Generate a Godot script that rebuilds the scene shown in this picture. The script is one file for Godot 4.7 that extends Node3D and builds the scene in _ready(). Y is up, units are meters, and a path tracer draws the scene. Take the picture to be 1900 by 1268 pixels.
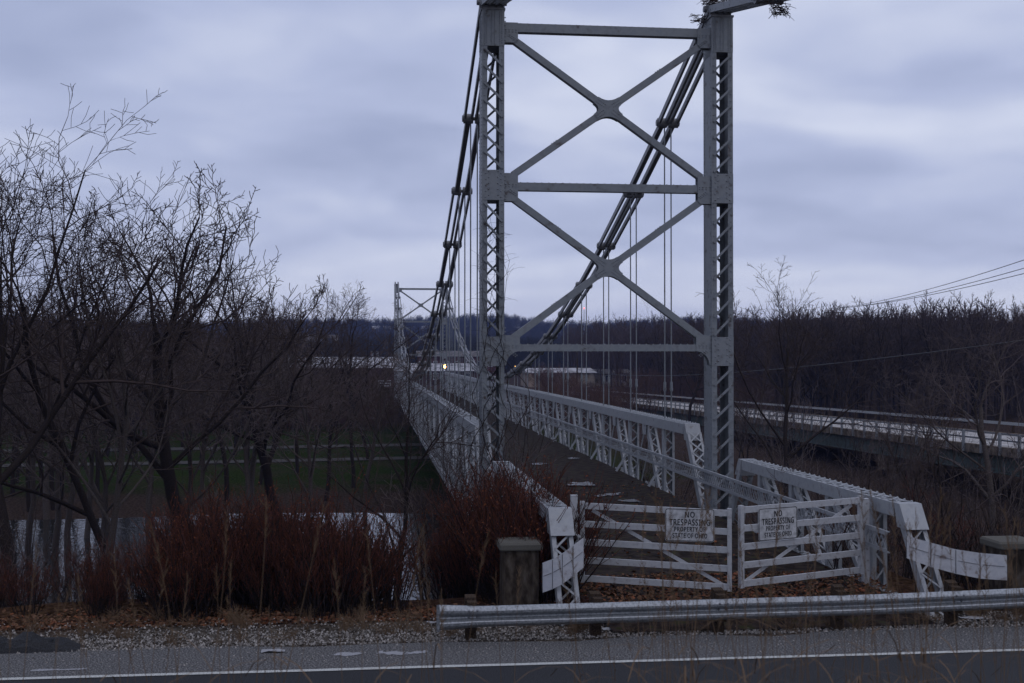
extends Node3D
# An abandoned eyebar suspension bridge at dusk. x = across the bridge, -z = along it, y = 0 at the bridge deck.

var rng := RandomNumberGenerator.new()
var taken := {}
var boxes := {}
var M := {}

# ------------------------------------------------------------------ mesh builder
class MB:
	var v := PackedVector3Array()
	var n := PackedVector3Array()
	var c := PackedColorArray()
	var i := PackedInt32Array()
	var col := Color(1, 1, 1)
	var use_col := false

	func vert(p: Vector3, nn: Vector3) -> void:
		v.append(p)
		n.append(nn)
		if use_col:
			c.append(col)

	func tri(a: Vector3, b: Vector3, d: Vector3) -> void:
		var nn := (b - a).cross(d - a).normalized()
		var k := v.size()
		vert(a, nn); vert(b, nn); vert(d, nn)
		i.append_array([k, k + 2, k + 1])

	func quad(a: Vector3, b: Vector3, d: Vector3, e: Vector3) -> void:
		var nn := (b - a).cross(d - a).normalized()
		var k := v.size()
		vert(a, nn); vert(b, nn); vert(d, nn); vert(e, nn)
		i.append_array([k, k + 2, k + 1, k, k + 3, k + 2])

	func hexa(p: Array) -> void:   # eight corners: bottom ring 0-3 counter-clockwise from above, top ring 4-7
		quad(p[3], p[2], p[1], p[0])
		quad(p[4], p[5], p[6], p[7])
		for k in 4:
			var l: int = (k + 1) % 4
			quad(p[k], p[l], p[l + 4], p[k + 4])

	func box(lo: Vector3, hi: Vector3) -> void:
		hexa([Vector3(lo.x, lo.y, hi.z), Vector3(hi.x, lo.y, hi.z), Vector3(hi.x, lo.y, lo.z), Vector3(lo.x, lo.y, lo.z),
			Vector3(lo.x, hi.y, hi.z), Vector3(hi.x, hi.y, hi.z), Vector3(hi.x, hi.y, lo.z), Vector3(lo.x, hi.y, lo.z)])

	func bar(a: Vector3, b: Vector3, w: float, h: float, up := Vector3.UP) -> void:   # w across, h along up
		var d := (b - a).normalized()
		var s := d.cross(up)
		if s.length() < 0.01:
			s = d.cross(Vector3.RIGHT)
		s = s.normalized()
		var u := s.cross(d).normalized()
		s *= w * 0.5
		u *= h * 0.5
		hexa([a - s - u, a + s - u, b + s - u, b - s - u, a - s + u, a + s + u, b + s + u, b - s + u])

	func tube(p: PackedVector3Array, r: PackedFloat32Array, sides: int, cap := false) -> void:
		var first := v.size()
		var m := p.size()
		var ref := Vector3(0.31, 0.2, 0.93)
		for k in m:
			var d := (p[mini(k + 1, m - 1)] - p[maxi(k - 1, 0)]).normalized()
			var s := d.cross(ref)
			if s.length() < 0.2:
				s = d.cross(Vector3(0.9, 0.3, -0.2))
			s = s.normalized()
			var u := s.cross(d)
			for q in sides:
				var a := TAU * q / sides
				var o := s * cos(a) + u * sin(a)
				vert(p[k] + o * r[k], o)
		for k in m - 1:
			for q in sides:
				var q2 := (q + 1) % sides
				var a := first + k * sides + q
				var b := first + k * sides + q2
				i.append_array([a, b, a + sides, b, b + sides, a + sides])
		if cap:
			for e in 2:
				var at := (m - 1) * e
				var k0 := v.size()
				var dd := (p[at] - p[1 if e == 0 else m - 2]).normalized()
				vert(p[at], dd)
				for q in sides:
					vert(v[first + at * sides + q], dd)
				for q in sides:
					if e == 1:
						i.append_array([k0, k0 + 1 + q, k0 + 1 + (q + 1) % sides])
					else:
						i.append_array([k0, k0 + 1 + (q + 1) % sides, k0 + 1 + q])

	func rod(a: Vector3, b: Vector3, r: float, sides := 8) -> void:
		tube(PackedVector3Array([a, b]), PackedFloat32Array([r, r]), sides, true)

	func prism(poly: PackedVector2Array, t: Transform3D, depth: float) -> void:   # outline in t's xy, extruded along +z
		var pl := poly
		if Geometry2D.is_polygon_clockwise(pl):
			pl = pl.duplicate()
			pl.reverse()
		var tr := Geometry2D.triangulate_polygon(pl)
		for k in range(0, tr.size(), 3):
			var a := pl[tr[k]]
			var b := pl[tr[k + 1]]
			var d := pl[tr[k + 2]]
			if (b - a).cross(d - a) < 0:
				var x := b
				b = d
				d = x
			tri(t * Vector3(a.x, a.y, depth), t * Vector3(b.x, b.y, depth), t * Vector3(d.x, d.y, depth))
			tri(t * Vector3(a.x, a.y, 0), t * Vector3(d.x, d.y, 0), t * Vector3(b.x, b.y, 0))
		for k in pl.size():
			var a := pl[k]
			var b := pl[(k + 1) % pl.size()]
			quad(t * Vector3(a.x, a.y, 0), t * Vector3(b.x, b.y, 0), t * Vector3(b.x, b.y, depth), t * Vector3(a.x, a.y, depth))

	func rivet(p: Vector3, d: Vector3, r: float) -> void:
		var s := d.cross(Vector3(0.3, 0.5, 0.8)).normalized()
		var u := s.cross(d)
		var ring := []
		for q in 6:
			var a := TAU * q / 6
			ring.append(s * cos(a) + u * sin(a))
		for q in 6:
			var q2: int = (q + 1) % 6
			quad(p + ring[q] * r, p + ring[q2] * r, p + ring[q2] * r * 0.6 + d * r * 0.75, p + ring[q] * r * 0.6 + d * r * 0.75)
			tri(p + ring[q] * r * 0.6 + d * r * 0.75, p + ring[q2] * r * 0.6 + d * r * 0.75, p + d * r * 0.95)

	func mesh() -> ArrayMesh:
		var a := []
		a.resize(Mesh.ARRAY_MAX)
		a[Mesh.ARRAY_VERTEX] = v
		a[Mesh.ARRAY_NORMAL] = n
		if use_col:
			a[Mesh.ARRAY_COLOR] = c
		a[Mesh.ARRAY_INDEX] = i
		var m := ArrayMesh.new()
		if i.size():
			m.add_surface_from_arrays(Mesh.PRIMITIVE_TRIANGLES, a)
		return m

# ------------------------------------------------------------------ nodes
func numbered(called: String) -> String:
	var k: int = taken.get(called, 0)
	taken[called] = k + 1
	return called if k == 0 else "%s_%03d" % [called, k]

func tag(o: Node, label: String, category: String, group := "") -> Node:
	o.set_meta("label", label)
	o.set_meta("category", category)
	if group:
		o.set_meta("group", group)
	return o

func thing(called: String, label: String, category: String, at := Vector3.ZERO, group := "") -> Node3D:
	var o := Node3D.new()
	o.name = numbered(called)
	add_child(o)
	o.position = at
	tag(o, label, category, group)
	return o

func put(called: String, mesh: Mesh, mat: Material, parent: Node = self, at := Transform3D()) -> MeshInstance3D:
	var o := MeshInstance3D.new()
	o.name = numbered(called) if parent == self else called
	o.mesh = mesh
	o.material_override = mat
	o.transform = at
	parent.add_child(o, true)
	return o

func struct(called: String, mb: MB, mat: Material) -> MeshInstance3D:
	var o := put(called, mb.mesh(), mat)
	o.set_meta("kind", "structure")
	return o

func stuff(o: Node) -> Node:
	o.set_meta("kind", "stuff")
	return o

func boxmesh(size: Vector3) -> BoxMesh:
	var key := "%.2f %.3f %.3f" % [size.x, size.y, size.z]
	if not boxes.has(key):
		var b := BoxMesh.new()
		b.size = size
		boxes[key] = b
	return boxes[key]

func barx(a: Vector3, b: Vector3, up := Vector3.UP) -> Transform3D:   # x along a->b, y towards up
	var d := (b - a).normalized()
	var s := d.cross(up)
	if s.length() < 0.01:
		s = d.cross(Vector3.RIGHT)
	s = s.normalized()
	return Transform3D(Basis(d, s.cross(d), s), (a + b) * 0.5)

func bar(called: String, a: Vector3, b: Vector3, h: float, w: float, mat: Material, parent: Node, up := Vector3.UP) -> MeshInstance3D:
	return put(called, boxmesh(Vector3(snappedf(a.distance_to(b), 0.01), h, w)), mat, parent, barx(a, b, up))

func copy_of(o: Node3D, at: Vector3, turn := 0.0, scale_by := Vector3.ONE) -> Node3D:
	var base := String(o.name)
	var c: Node3D = o.duplicate()
	c.name = numbered(base)
	add_child(c)
	c.transform = Transform3D(Basis(Vector3.UP, turn) * Basis.from_scale(scale_by), at)
	return c

func scatter(called: String, mesh: Mesh, mat: Material, xf: Array, colors := []) -> MultiMeshInstance3D:
	var mm := MultiMesh.new()
	mm.transform_format = MultiMesh.TRANSFORM_3D
	mm.use_colors = colors.size() > 0
	mm.mesh = mesh
	mm.instance_count = xf.size()
	for k in xf.size():
		mm.set_instance_transform(k, xf[k])
		if colors.size():
			mm.set_instance_color(k, colors[k])
	var o := MultiMeshInstance3D.new()
	o.name = numbered(called)
	o.multimesh = mm
	o.material_override = mat
	add_child(o)
	o.set_meta("kind", "stuff")
	return o

# ------------------------------------------------------------------ materials
func lin(r: float, g: float, b: float) -> Color:
	return Color(r, g, b).linear_to_srgb()

func noise_tex(freq: float, stops: Array, octaves := 5, size := 512, sd := 1, kind := FastNoiseLite.TYPE_SIMPLEX_SMOOTH) -> NoiseTexture2D:
	var f := FastNoiseLite.new()
	f.seed = sd
	f.noise_type = kind
	f.frequency = freq
	f.fractal_octaves = octaves
	f.fractal_gain = 0.55
	var t := NoiseTexture2D.new()
	t.width = size
	t.height = size
	t.seamless = true
	t.noise = f
	if stops.size():
		var g := Gradient.new()
		var offs := PackedFloat32Array()
		var cols := PackedColorArray()
		for s in stops:
			offs.append(s[0])
			cols.append(s[1])
		g.offsets = offs
		g.colors = cols
		t.color_ramp = g
	return t

func mat(called: String, color: Color, rough := 0.8, tex: Texture2D = null, scale_by := 0.25, metal := 0.0) -> StandardMaterial3D:
	var m := StandardMaterial3D.new()
	m.resource_name = called
	m.albedo_color = color
	m.roughness = rough
	m.metallic = metal
	m.metallic_specular = 0.5 if rough < 0.7 else 0.15
	if tex:
		m.albedo_texture = tex
		m.uv1_triplanar = true
		m.uv1_world_triplanar = true
		m.uv1_scale = Vector3.ONE * scale_by
	M[called] = m
	return m

func relief(m: StandardMaterial3D, tex: Texture2D, cm: float) -> void:
	m.heightmap_enabled = true
	m.heightmap_texture = tex
	m.heightmap_scale = cm

func materials() -> void:
	var w := Color(1, 1, 1)
	var grime := noise_tex(0.012, [[0.0, Color(0.44, 0.33, 0.28)], [0.15, Color(0.72, 0.68, 0.66)], [0.22, Color(0.86, 0.86, 0.87)], [0.5, Color(0.95, 0.95, 0.95)], [0.75, Color(0.88, 0.89, 0.91)], [1.0, w]], 6, 1024, 3)
	var grain := noise_tex(0.06, [[0.0, Color(0.55, 0.55, 0.55)], [0.5, Color(0.85, 0.85, 0.85)], [1.0, w]], 5, 512, 5)
	var patchy := noise_tex(0.01, [[0.0, Color(0.45, 0.43, 0.41)], [0.35, Color(0.72, 0.7, 0.68)], [0.6, Color(0.88, 0.86, 0.84)], [1.0, w]], 6, 1024, 7)
	var speck := noise_tex(0.35, [[0.0, Color(0.3, 0.3, 0.3)], [0.4, Color(0.6, 0.6, 0.6)], [0.62, Color(0.8, 0.8, 0.8)], [1.0, w]], 3, 1024, 9)
	var coarse := noise_tex(0.22, [[0.0, Color(0.12, 0.12, 0.12)], [0.3, Color(0.42, 0.42, 0.42)], [0.5, Color(0.62, 0.62, 0.62)], [0.68, Color(0.86, 0.86, 0.86)], [1.0, w]], 5, 1024, 27)
	var bumps := noise_tex(0.08, [], 5, 512, 11)
	mat("steel", lin(0.225, 0.24, 0.25), 0.55, grime, 0.22)
	mat("truss_steel_lit", lin(0.36, 0.37, 0.375), 0.5, grime, 0.3)  # same paint as the tower; the lower steel's brighter lighting is in the colour
	mat("chain_steel", lin(0.17, 0.172, 0.178), 0.5, grime, 0.4)
	mat("galvanised", lin(0.42, 0.44, 0.46), 0.38, grain, 0.6, 0.55)
	mat("white_paint", lin(0.5, 0.5, 0.5), 0.55, grime, 0.5)
	mat("sheet_white", lin(0.62, 0.62, 0.63), 0.5, grime, 0.3)
	mat("sign_white", lin(0.66, 0.66, 0.66), 0.45, grain, 0.25)
	mat("sign_black", lin(0.015, 0.015, 0.016), 0.5)
	mat("old_concrete", lin(0.12, 0.105, 0.09), 0.92, noise_tex(0.012, [[0.0, Color(0.4, 0.38, 0.36)], [0.35, Color(0.6, 0.57, 0.55)], [0.6, Color(0.8, 0.77, 0.74)], [1.0, w]], 7, 1024, 21), 0.5)
	relief(M.old_concrete, bumps, 0.6)
	M.old_concrete.uv1_scale = Vector3(0.45, 0.2, 0.45)
	mat("cap_concrete", lin(0.26, 0.245, 0.21), 0.92, speck, 0.7)
	mat("pale_concrete", lin(0.55, 0.55, 0.55), 0.9, patchy, 0.08)
	mat("path_gravel", lin(0.15, 0.14, 0.13), 0.95, speck, 0.3)
	mat("fascia_concrete", lin(0.2, 0.17, 0.14), 0.9, patchy, 0.15)
	mat("girder_green", lin(0.05, 0.085, 0.08), 0.6, patchy, 0.2)
	mat("asphalt", lin(0.06, 0.06, 0.064), 0.75, coarse, 0.2)
	M.asphalt.metallic_specular = 0.3
	relief(M.asphalt, coarse, 0.6)
	mat("shoulder", lin(0.27, 0.262, 0.258), 0.85, coarse, 0.13)
	relief(M.shoulder, coarse, 1.2)
	mat("line_paint", lin(0.62, 0.62, 0.58), 0.7, noise_tex(0.1, [[0.0, Color(0.4, 0.4, 0.4)], [0.3, Color(0.55, 0.55, 0.55)], [0.4, Color(0.9, 0.9, 0.9)], [1.0, w]], 4, 512, 13), 0.8)
	mat("deck_asphalt", lin(0.05, 0.04, 0.035), 0.8, noise_tex(0.02, [[0.0, Color(0.3, 0.27, 0.25)], [0.4, Color(0.62, 0.56, 0.52)], [0.6, Color(0.85, 0.8, 0.78)], [0.8, Color(0.75, 0.85, 0.5)], [1.0, w]], 6, 1024, 15), 0.12)
	relief(M.deck_asphalt, bumps, 1.5)
	mat("ground", Color(1, 1, 1), 0.95, noise_tex(0.03, [[0.0, Color(0.35, 0.33, 0.32)], [0.4, Color(0.7, 0.68, 0.66)], [0.6, Color(0.88, 0.87, 0.85)], [1.0, w]], 6, 1024, 17), 0.16)
	M.ground.vertex_color_use_as_albedo = true
	M.ground.metallic_specular = 0.04
	relief(M.ground, bumps, 6.0)
	var bark_t := noise_tex(0.05, [[0.0, Color(0.4, 0.38, 0.37)], [0.5, Color(0.75, 0.73, 0.72)], [1.0, w]], 5, 512, 19)
	mat("bark", lin(0.055, 0.045, 0.042), 0.95, bark_t, 1.0)
	mat("bark_pale", lin(0.15, 0.13, 0.12), 0.95, bark_t, 1.0)
	mat("twig", lin(0.062, 0.046, 0.042), 0.9)
	mat("twig_pale", lin(0.115, 0.09, 0.085), 0.9)
	mat("twig_red", lin(0.085, 0.033, 0.023), 0.9)
	mat("wood_mass", Color(1, 1, 1), 0.95)
	M.wood_mass.vertex_color_use_as_albedo = true
	mat("red_leaf", lin(0.15, 0.05, 0.024), 0.85)
	M.red_leaf.cull_mode = BaseMaterial3D.CULL_DISABLED
	mat("dead_leaf", Color(1, 1, 1), 0.9)
	M.dead_leaf.vertex_color_use_as_albedo = true
	mat("dry_grass", lin(0.15, 0.1, 0.062), 0.9)
	mat("timber", lin(0.1, 0.075, 0.055), 0.95, bark_t, 1.5)
	mat("gravel", Color(1, 1, 1), 0.9)
	M.gravel.vertex_color_use_as_albedo = true
	var water := mat("water", lin(0.02, 0.02, 0.018), 0.06)
	water.metallic_specular = 0.6
	water.normal_enabled = true
	var f := FastNoiseLite.new()
	f.seed = 4
	f.frequency = 0.02
	var nt := NoiseTexture2D.new()
	nt.width = 512
	nt.height = 512
	nt.seamless = true
	nt.as_normal_map = true
	nt.bump_strength = 3.0
	nt.noise = f
	water.normal_texture = nt
	water.normal_scale = 0.3
	water.uv1_triplanar = true
	water.uv1_world_triplanar = true
	water.uv1_scale = Vector3(0.25, 0.25, 0.12)
	mat("puddle", lin(0.04, 0.036, 0.034), 0.22)
	mat("salt", lin(0.7, 0.7, 0.72), 0.9, speck, 1.5)
	mat("roof_white", lin(0.55, 0.56, 0.6), 0.7, patchy, 0.03)
	mat("wall_brown", lin(0.1, 0.07, 0.06), 0.9, patchy, 0.05)
	mat("wall_beige", lin(0.33, 0.29, 0.25), 0.9, patchy, 0.05)
	mat("wall_brick", lin(0.12, 0.06, 0.05), 0.9, patchy, 0.05)
	mat("roof_grey", lin(0.2, 0.19, 0.19), 0.9, patchy, 0.05)
	mat("window_glass", lin(0.03, 0.03, 0.035), 0.1)
	mat("wire", lin(0.02, 0.02, 0.022), 0.6)
	for k in [["lamp_warm", Color(1.0, 0.75, 0.4), 14.0], ["lamp_red", Color(1.0, 0.25, 0.1), 8.0]]:
		var e := mat(k[0], k[1], 0.5)
		e.emission_enabled = true
		e.emission = k[1]
		e.emission_energy_multiplier = k[2]

# ------------------------------------------------------------------ sky
func sky_image() -> ImageTexture:
	var W := 2048
	var H := 1024
	var big := FastNoiseLite.new()
	big.seed = 12
	big.frequency = 0.36
	big.fractal_octaves = 5
	big.fractal_gain = 0.5
	var fine := FastNoiseLite.new()
	fine.seed = 40
	fine.frequency = 1.1
	fine.fractal_octaves = 5
	var data := PackedFloat32Array()
	data.resize(W * H * 3)
	var dark := Vector3(0.27, 0.325, 0.51)
	var mid := Vector3(0.45, 0.51, 0.72)
	var pale := Vector3(0.66, 0.71, 0.87)
	var k := 0
	for y in H:
		var el := (0.5 - (y + 0.5) / H) * PI
		var up := sin(el)
		for x in W:
			var c: Vector3
			if up <= 0.0:
				c = Vector3(0.10, 0.10, 0.12)
			else:
				var az := ((x + 0.5) / W - 0.5) * TAU
				var co := cos(el)
				var q := 1.0 / (up + 0.16)
				var px := sin(az) * co * q
				var pz := -cos(az) * co * q
				var warp := fine.get_noise_2d(px * 0.35 + 9.0, pz * 0.5) * 0.9
				var a := big.get_noise_2d(px + warp, pz * 1.1 + warp * 0.6)
				var b := fine.get_noise_2d(px * 1.4, pz * 1.9 + warp)
				var t := clampf(0.58 + a * 0.8 + b * 0.24 + 0.16 * exp(-el * el / 0.012), 0.0, 1.0)
				c = dark.lerp(mid, t / 0.55) if t < 0.55 else mid.lerp(pale, (t - 0.55) / 0.45)
				var low := exp(-el / 0.075)
				c = c.lerp(Vector3(0.62, 0.66, 0.81), low * 0.6)
				c = c.lerp(Vector3(0.66, 0.56, 0.62), exp(-el / 0.022) * 0.35)
			data[k] = c.x
			data[k + 1] = c.y
			data[k + 2] = c.z
			k += 3
	return ImageTexture.create_from_image(Image.create_from_data(W, H, false, Image.FORMAT_RGBF, data.to_byte_array()))

func world() -> void:
	var cam := Camera3D.new()
	cam.name = "camera"
	cam.fov = 31.04
	cam.far = 4000.0
	cam.near = 0.1
	cam.position = Vector3(0, 4.1, 0)
	cam.rotation_degrees = Vector3(0.7, -6.5, 0)
	var lens := CameraAttributesPhysical.new()
	lens.frustum_focal_length = 43.0
	lens.frustum_focus_distance = 30.0
	lens.exposure_aperture = 4.0
	cam.attributes = lens
	add_child(cam)
	cam.fov = 31.04
	var e := Environment.new()
	e.background_mode = Environment.BG_SKY
	var s := Sky.new()
	var p := PanoramaSkyMaterial.new()
	p.panorama = sky_image()
	s.sky_material = p
	e.sky = s
	e.tonemap_mode = Environment.TONE_MAPPER_LINEAR
	e.tonemap_exposure = 1.0
	e.fog_enabled = true
	e.fog_density = 0.00022
	e.fog_light_color = Color(0.62, 0.7, 0.95)
	e.sdfgi_enabled = true
	e.ssao_enabled = true
	e.ssil_enabled = true
	var we := WorldEnvironment.new()
	we.name = "environment"
	we.environment = e
	add_child(we)
	var sun := DirectionalLight3D.new()
	sun.name = "sun"
	sun.light_energy = 0.15
	sun.light_angular_distance = 60.0
	sun.light_color = Color(1.0, 0.97, 0.95)
	sun.shadow_enabled = true
	sun.rotation_degrees = Vector3(-62, 25, 0)
	add_child(sun)

# ------------------------------------------------------------------ ground
var hn := FastNoiseLite.new()

func sm(a: float, b: float, x: float) -> float:
	return smoothstep(a, b, x)

func ground_y(x: float, z: float) -> float:
	var d := -z
	if d < 10.2:
		return lerpf(-0.2, 2.45, sm(10.2, 5.0, d)) + hn.get_noise_2d(x * 3, z * 3) * 0.08 * sm(10.2, 8.0, d)
	if d < 20.0:
		return -0.17
	var rough := hn.get_noise_2d(x * 2.0, z * 2.0)
	var y := -0.17
	# bank down to the pond on the one side, the bridge approach fill, the brushy slope on the other
	var fall := sm(21.0, 36.0, d)
	if x > 2.3 and x < 10.3:
		fall = sm(23.5, 36.0, d)
	y = lerpf(y, -5.0, fall) + rough * 0.25 * sm(20.0, 23.0, d)
	# the pond bed rises to mud and meadow
	var shore := 66.0 + hn.get_noise_2d(x * 0.6, 5.0) * 3.0
	y = lerpf(y, -4.12, sm(shore - 8.0, shore + 0.5, d) * sm(40, 50, d)) 
	y = lerpf(y, -3.7, sm(shore, shore + 8.0, d))
	# drier ground under the highway bridge and the wood
	y = lerpf(y, maxf(y, -3.4 + rough * 0.5), sm(13.0, 20.0, x) * sm(21, 36, d))
	# the far bank and the town
	y = lerpf(y, -1.9, sm(150.0, 190.0, d))
	y = lerpf(y, 2.0, sm(300.0, 420.0, d))
	y = lerpf(y, -2.5 + rough, sm(42.0, 60.0, x) * sm(40.0, 60.0, d) * (1.0 - sm(300.0, 400.0, d)))
	# the far ridge
	var ridge := 20.0 + hn.get_noise_2d(x * 0.06, 77.0) * 8.0 + hn.get_noise_2d(x * 0.02, 31.0) * 10.0
	y += ridge * sm(620.0, 900.0, d)
	return y

func ground_color(x: float, z: float) -> Color:
	var d := -z
	var litter := Color(0.075, 0.045, 0.033)
	var mud := Color(0.075, 0.055, 0.048)
	var grass := Color(0.032, 0.052, 0.014)
	var nse := hn.get_noise_2d(x * 4.0 + 50.0, z * 4.0)
	var c := litter.lerp(Color(0.11, 0.065, 0.04), clampf(0.5 + nse, 0, 1))
	if d < 10.2:
		c = Color(0.12, 0.08, 0.045)
	if d > 18.0 and d < 20.6:
		c = Color(0.13, 0.115, 0.1).lerp(litter, sm(19.6, 20.6, d + nse))
	var shore := 66.0 + hn.get_noise_2d(x * 0.6, 5.0) * 3.0
	if d > 50.0:
		c = c.lerp(mud, sm(50, 55, d))
		var g := sm(shore + 4.0, shore + 9.0, d + nse * 6.0) * (1.0 - sm(15.0, 24.0, x)) * (1.0 - sm(128.0, 150.0, d))
		c = c.lerp(grass.lerp(mud, clampf(0.15 + nse * 0.8, 0, 0.8)), g)
	return c

func axis(stops: Array) -> PackedFloat32Array:   # [[from, step], ..., [to]]
	var a := PackedFloat32Array()
	for k in stops.size() - 1:
		var x: float = stops[k][0]
		while x < stops[k + 1][0] - 1e-4:
			a.append(x)
			x += stops[k][1]
	a.append(stops[-1][0])
	return a

func terrain() -> void:
	hn.seed = 8
	hn.frequency = 0.06
	hn.fractal_octaves = 4
	var xs := axis([[-900, 60], [-240, 15], [-60, 3], [-24, 0.6], [24, 3], [60, 10], [240, 60], [1200]])
	var ds := axis([[-60, 10], [-10, 1], [18, 0.4], [40, 0.8], [80, 1.5], [150, 6], [330, 30], [600, 20], [960, 80], [2400]])
	var mb := MB.new()
	mb.use_col = true
	for d in ds:
		for x in xs:
			mb.col = ground_color(x, -d)
			var y := ground_y(x, -d)
			var e := 0.3
			var nn := Vector3(ground_y(x - e, -d) - ground_y(x + e, -d), 2 * e, ground_y(x, -d - e) - ground_y(x, -d + e)).normalized()
			mb.vert(Vector3(x, y, -d), nn)
	var nx := xs.size()
	for r in ds.size() - 1:
		for k in nx - 1:
			var a := r * nx + k
			mb.i.append_array([a, a + nx, a + 1, a + 1, a + nx, a + nx + 1])
	struct("ground", mb, M.ground)
	# road, its edge line and the paved shoulder, parallel to x
	mb = MB.new()
	mb.quad(Vector3(-300, -0.15, -10.3), Vector3(300, -0.15, -10.3), Vector3(300, -0.15, -17.15), Vector3(-300, -0.15, -17.15))
	struct("road", mb, M.asphalt)
	mb = MB.new()
	var edge := PackedVector3Array()
	for k in 601:
		var x := -300.0 + k
		edge.append(Vector3(x, -0.146, -18.35 + hn.get_noise_2d(x * 9.0, 3.0) * 0.45))
	for k in 600:
		mb.quad(Vector3(edge[k].x, -0.146, -16.98), Vector3(edge[k + 1].x, -0.146, -16.98), edge[k + 1], edge[k])
	struct("road_shoulder", mb, M.shoulder)
	mb = MB.new()
	for k in 600:
		var x := -300.0 + k
		var j := hn.get_noise_2d(x * 5.0, 40.0) * 0.012
		var j2 := hn.get_noise_2d((x + 1) * 5.0, 40.0) * 0.012
		mb.quad(Vector3(x, -0.141, -16.83 + j), Vector3(x + 1, -0.141, -16.83 + j2), Vector3(x + 1, -0.141, -16.95 + j2), Vector3(x, -0.141, -16.95 + j))
	struct("road_edge_line", mb, M.line_paint)
	# paved apron in front of the gate
	mb = MB.new()
	mb.quad(Vector3(3.7, -0.13, -18.6), Vector3(8.9, -0.13, -18.6), Vector3(8.8, -0.03, -19.9), Vector3(3.6, -0.03, -19.9))
	struct("apron_pavement", mb, M.deck_asphalt)
	# pond
	mb = MB.new()
	mb.quad(Vector3(-120, -4.2, -26), Vector3(30, -4.2, -26), Vector3(30, -4.2, -76), Vector3(-120, -4.2, -76))
	struct("pond_water", mb, M.water)
	# footpaths through the meadow
	for pth in [[94.0, 1.3], [108.0, 1.6]]:
		mb = MB.new()
		for k in 60:
			var x := -60.0 + k * 1.2
			var z0: float = -pth[0] - sin(x * 0.05) * 3.0
			var z1: float = -pth[0] - sin((x + 1.2) * 0.05) * 3.0
			var w: float = pth[1]
			mb.quad(Vector3(x, ground_y(x, z0 + w) + 0.06, z0 + w), Vector3(x + 1.2, ground_y(x + 1.2, z1 + w) + 0.06, z1 + w), Vector3(x + 1.2, ground_y(x + 1.2, z1 - w) + 0.06, z1 - w), Vector3(x, ground_y(x, z0 - w) + 0.06, z0 - w))
		struct("footpath", mb, M.path_gravel)

# ------------------------------------------------------------------ the old bridge
const LX := 3.15
const RX := 9.31
const Z0 := 32.0
const Z1 := 158.0

func lacing(parent: Node, st: MB, mat_: Material, a: Vector3, b: Vector3, side: Vector3, half: float, step: float, w: float, t: float, nrm: Vector3, flip := false, zig := false) -> void:
	# flat bars crossing from one edge to the other between a and b; single bars (or a zigzag), as parts when st is null, else into st
	var L := a.distance_to(b)
	var cnt := maxi(1, int(round(L / step)))
	var d := (b - a) / cnt
	for k in cnt:
		var p := a + d * k
		var q := a + d * (k + 1)
		var s := side * half * (-1.0 if flip else 1.0)
		if zig and k % 2 == 1:
			s = -s
		if st:
			st.bar(p - s, q + s, w, t, nrm)
		else:
			bar("lacing_bar", p - s, q + s, t, w, mat_, parent, nrm)

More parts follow.
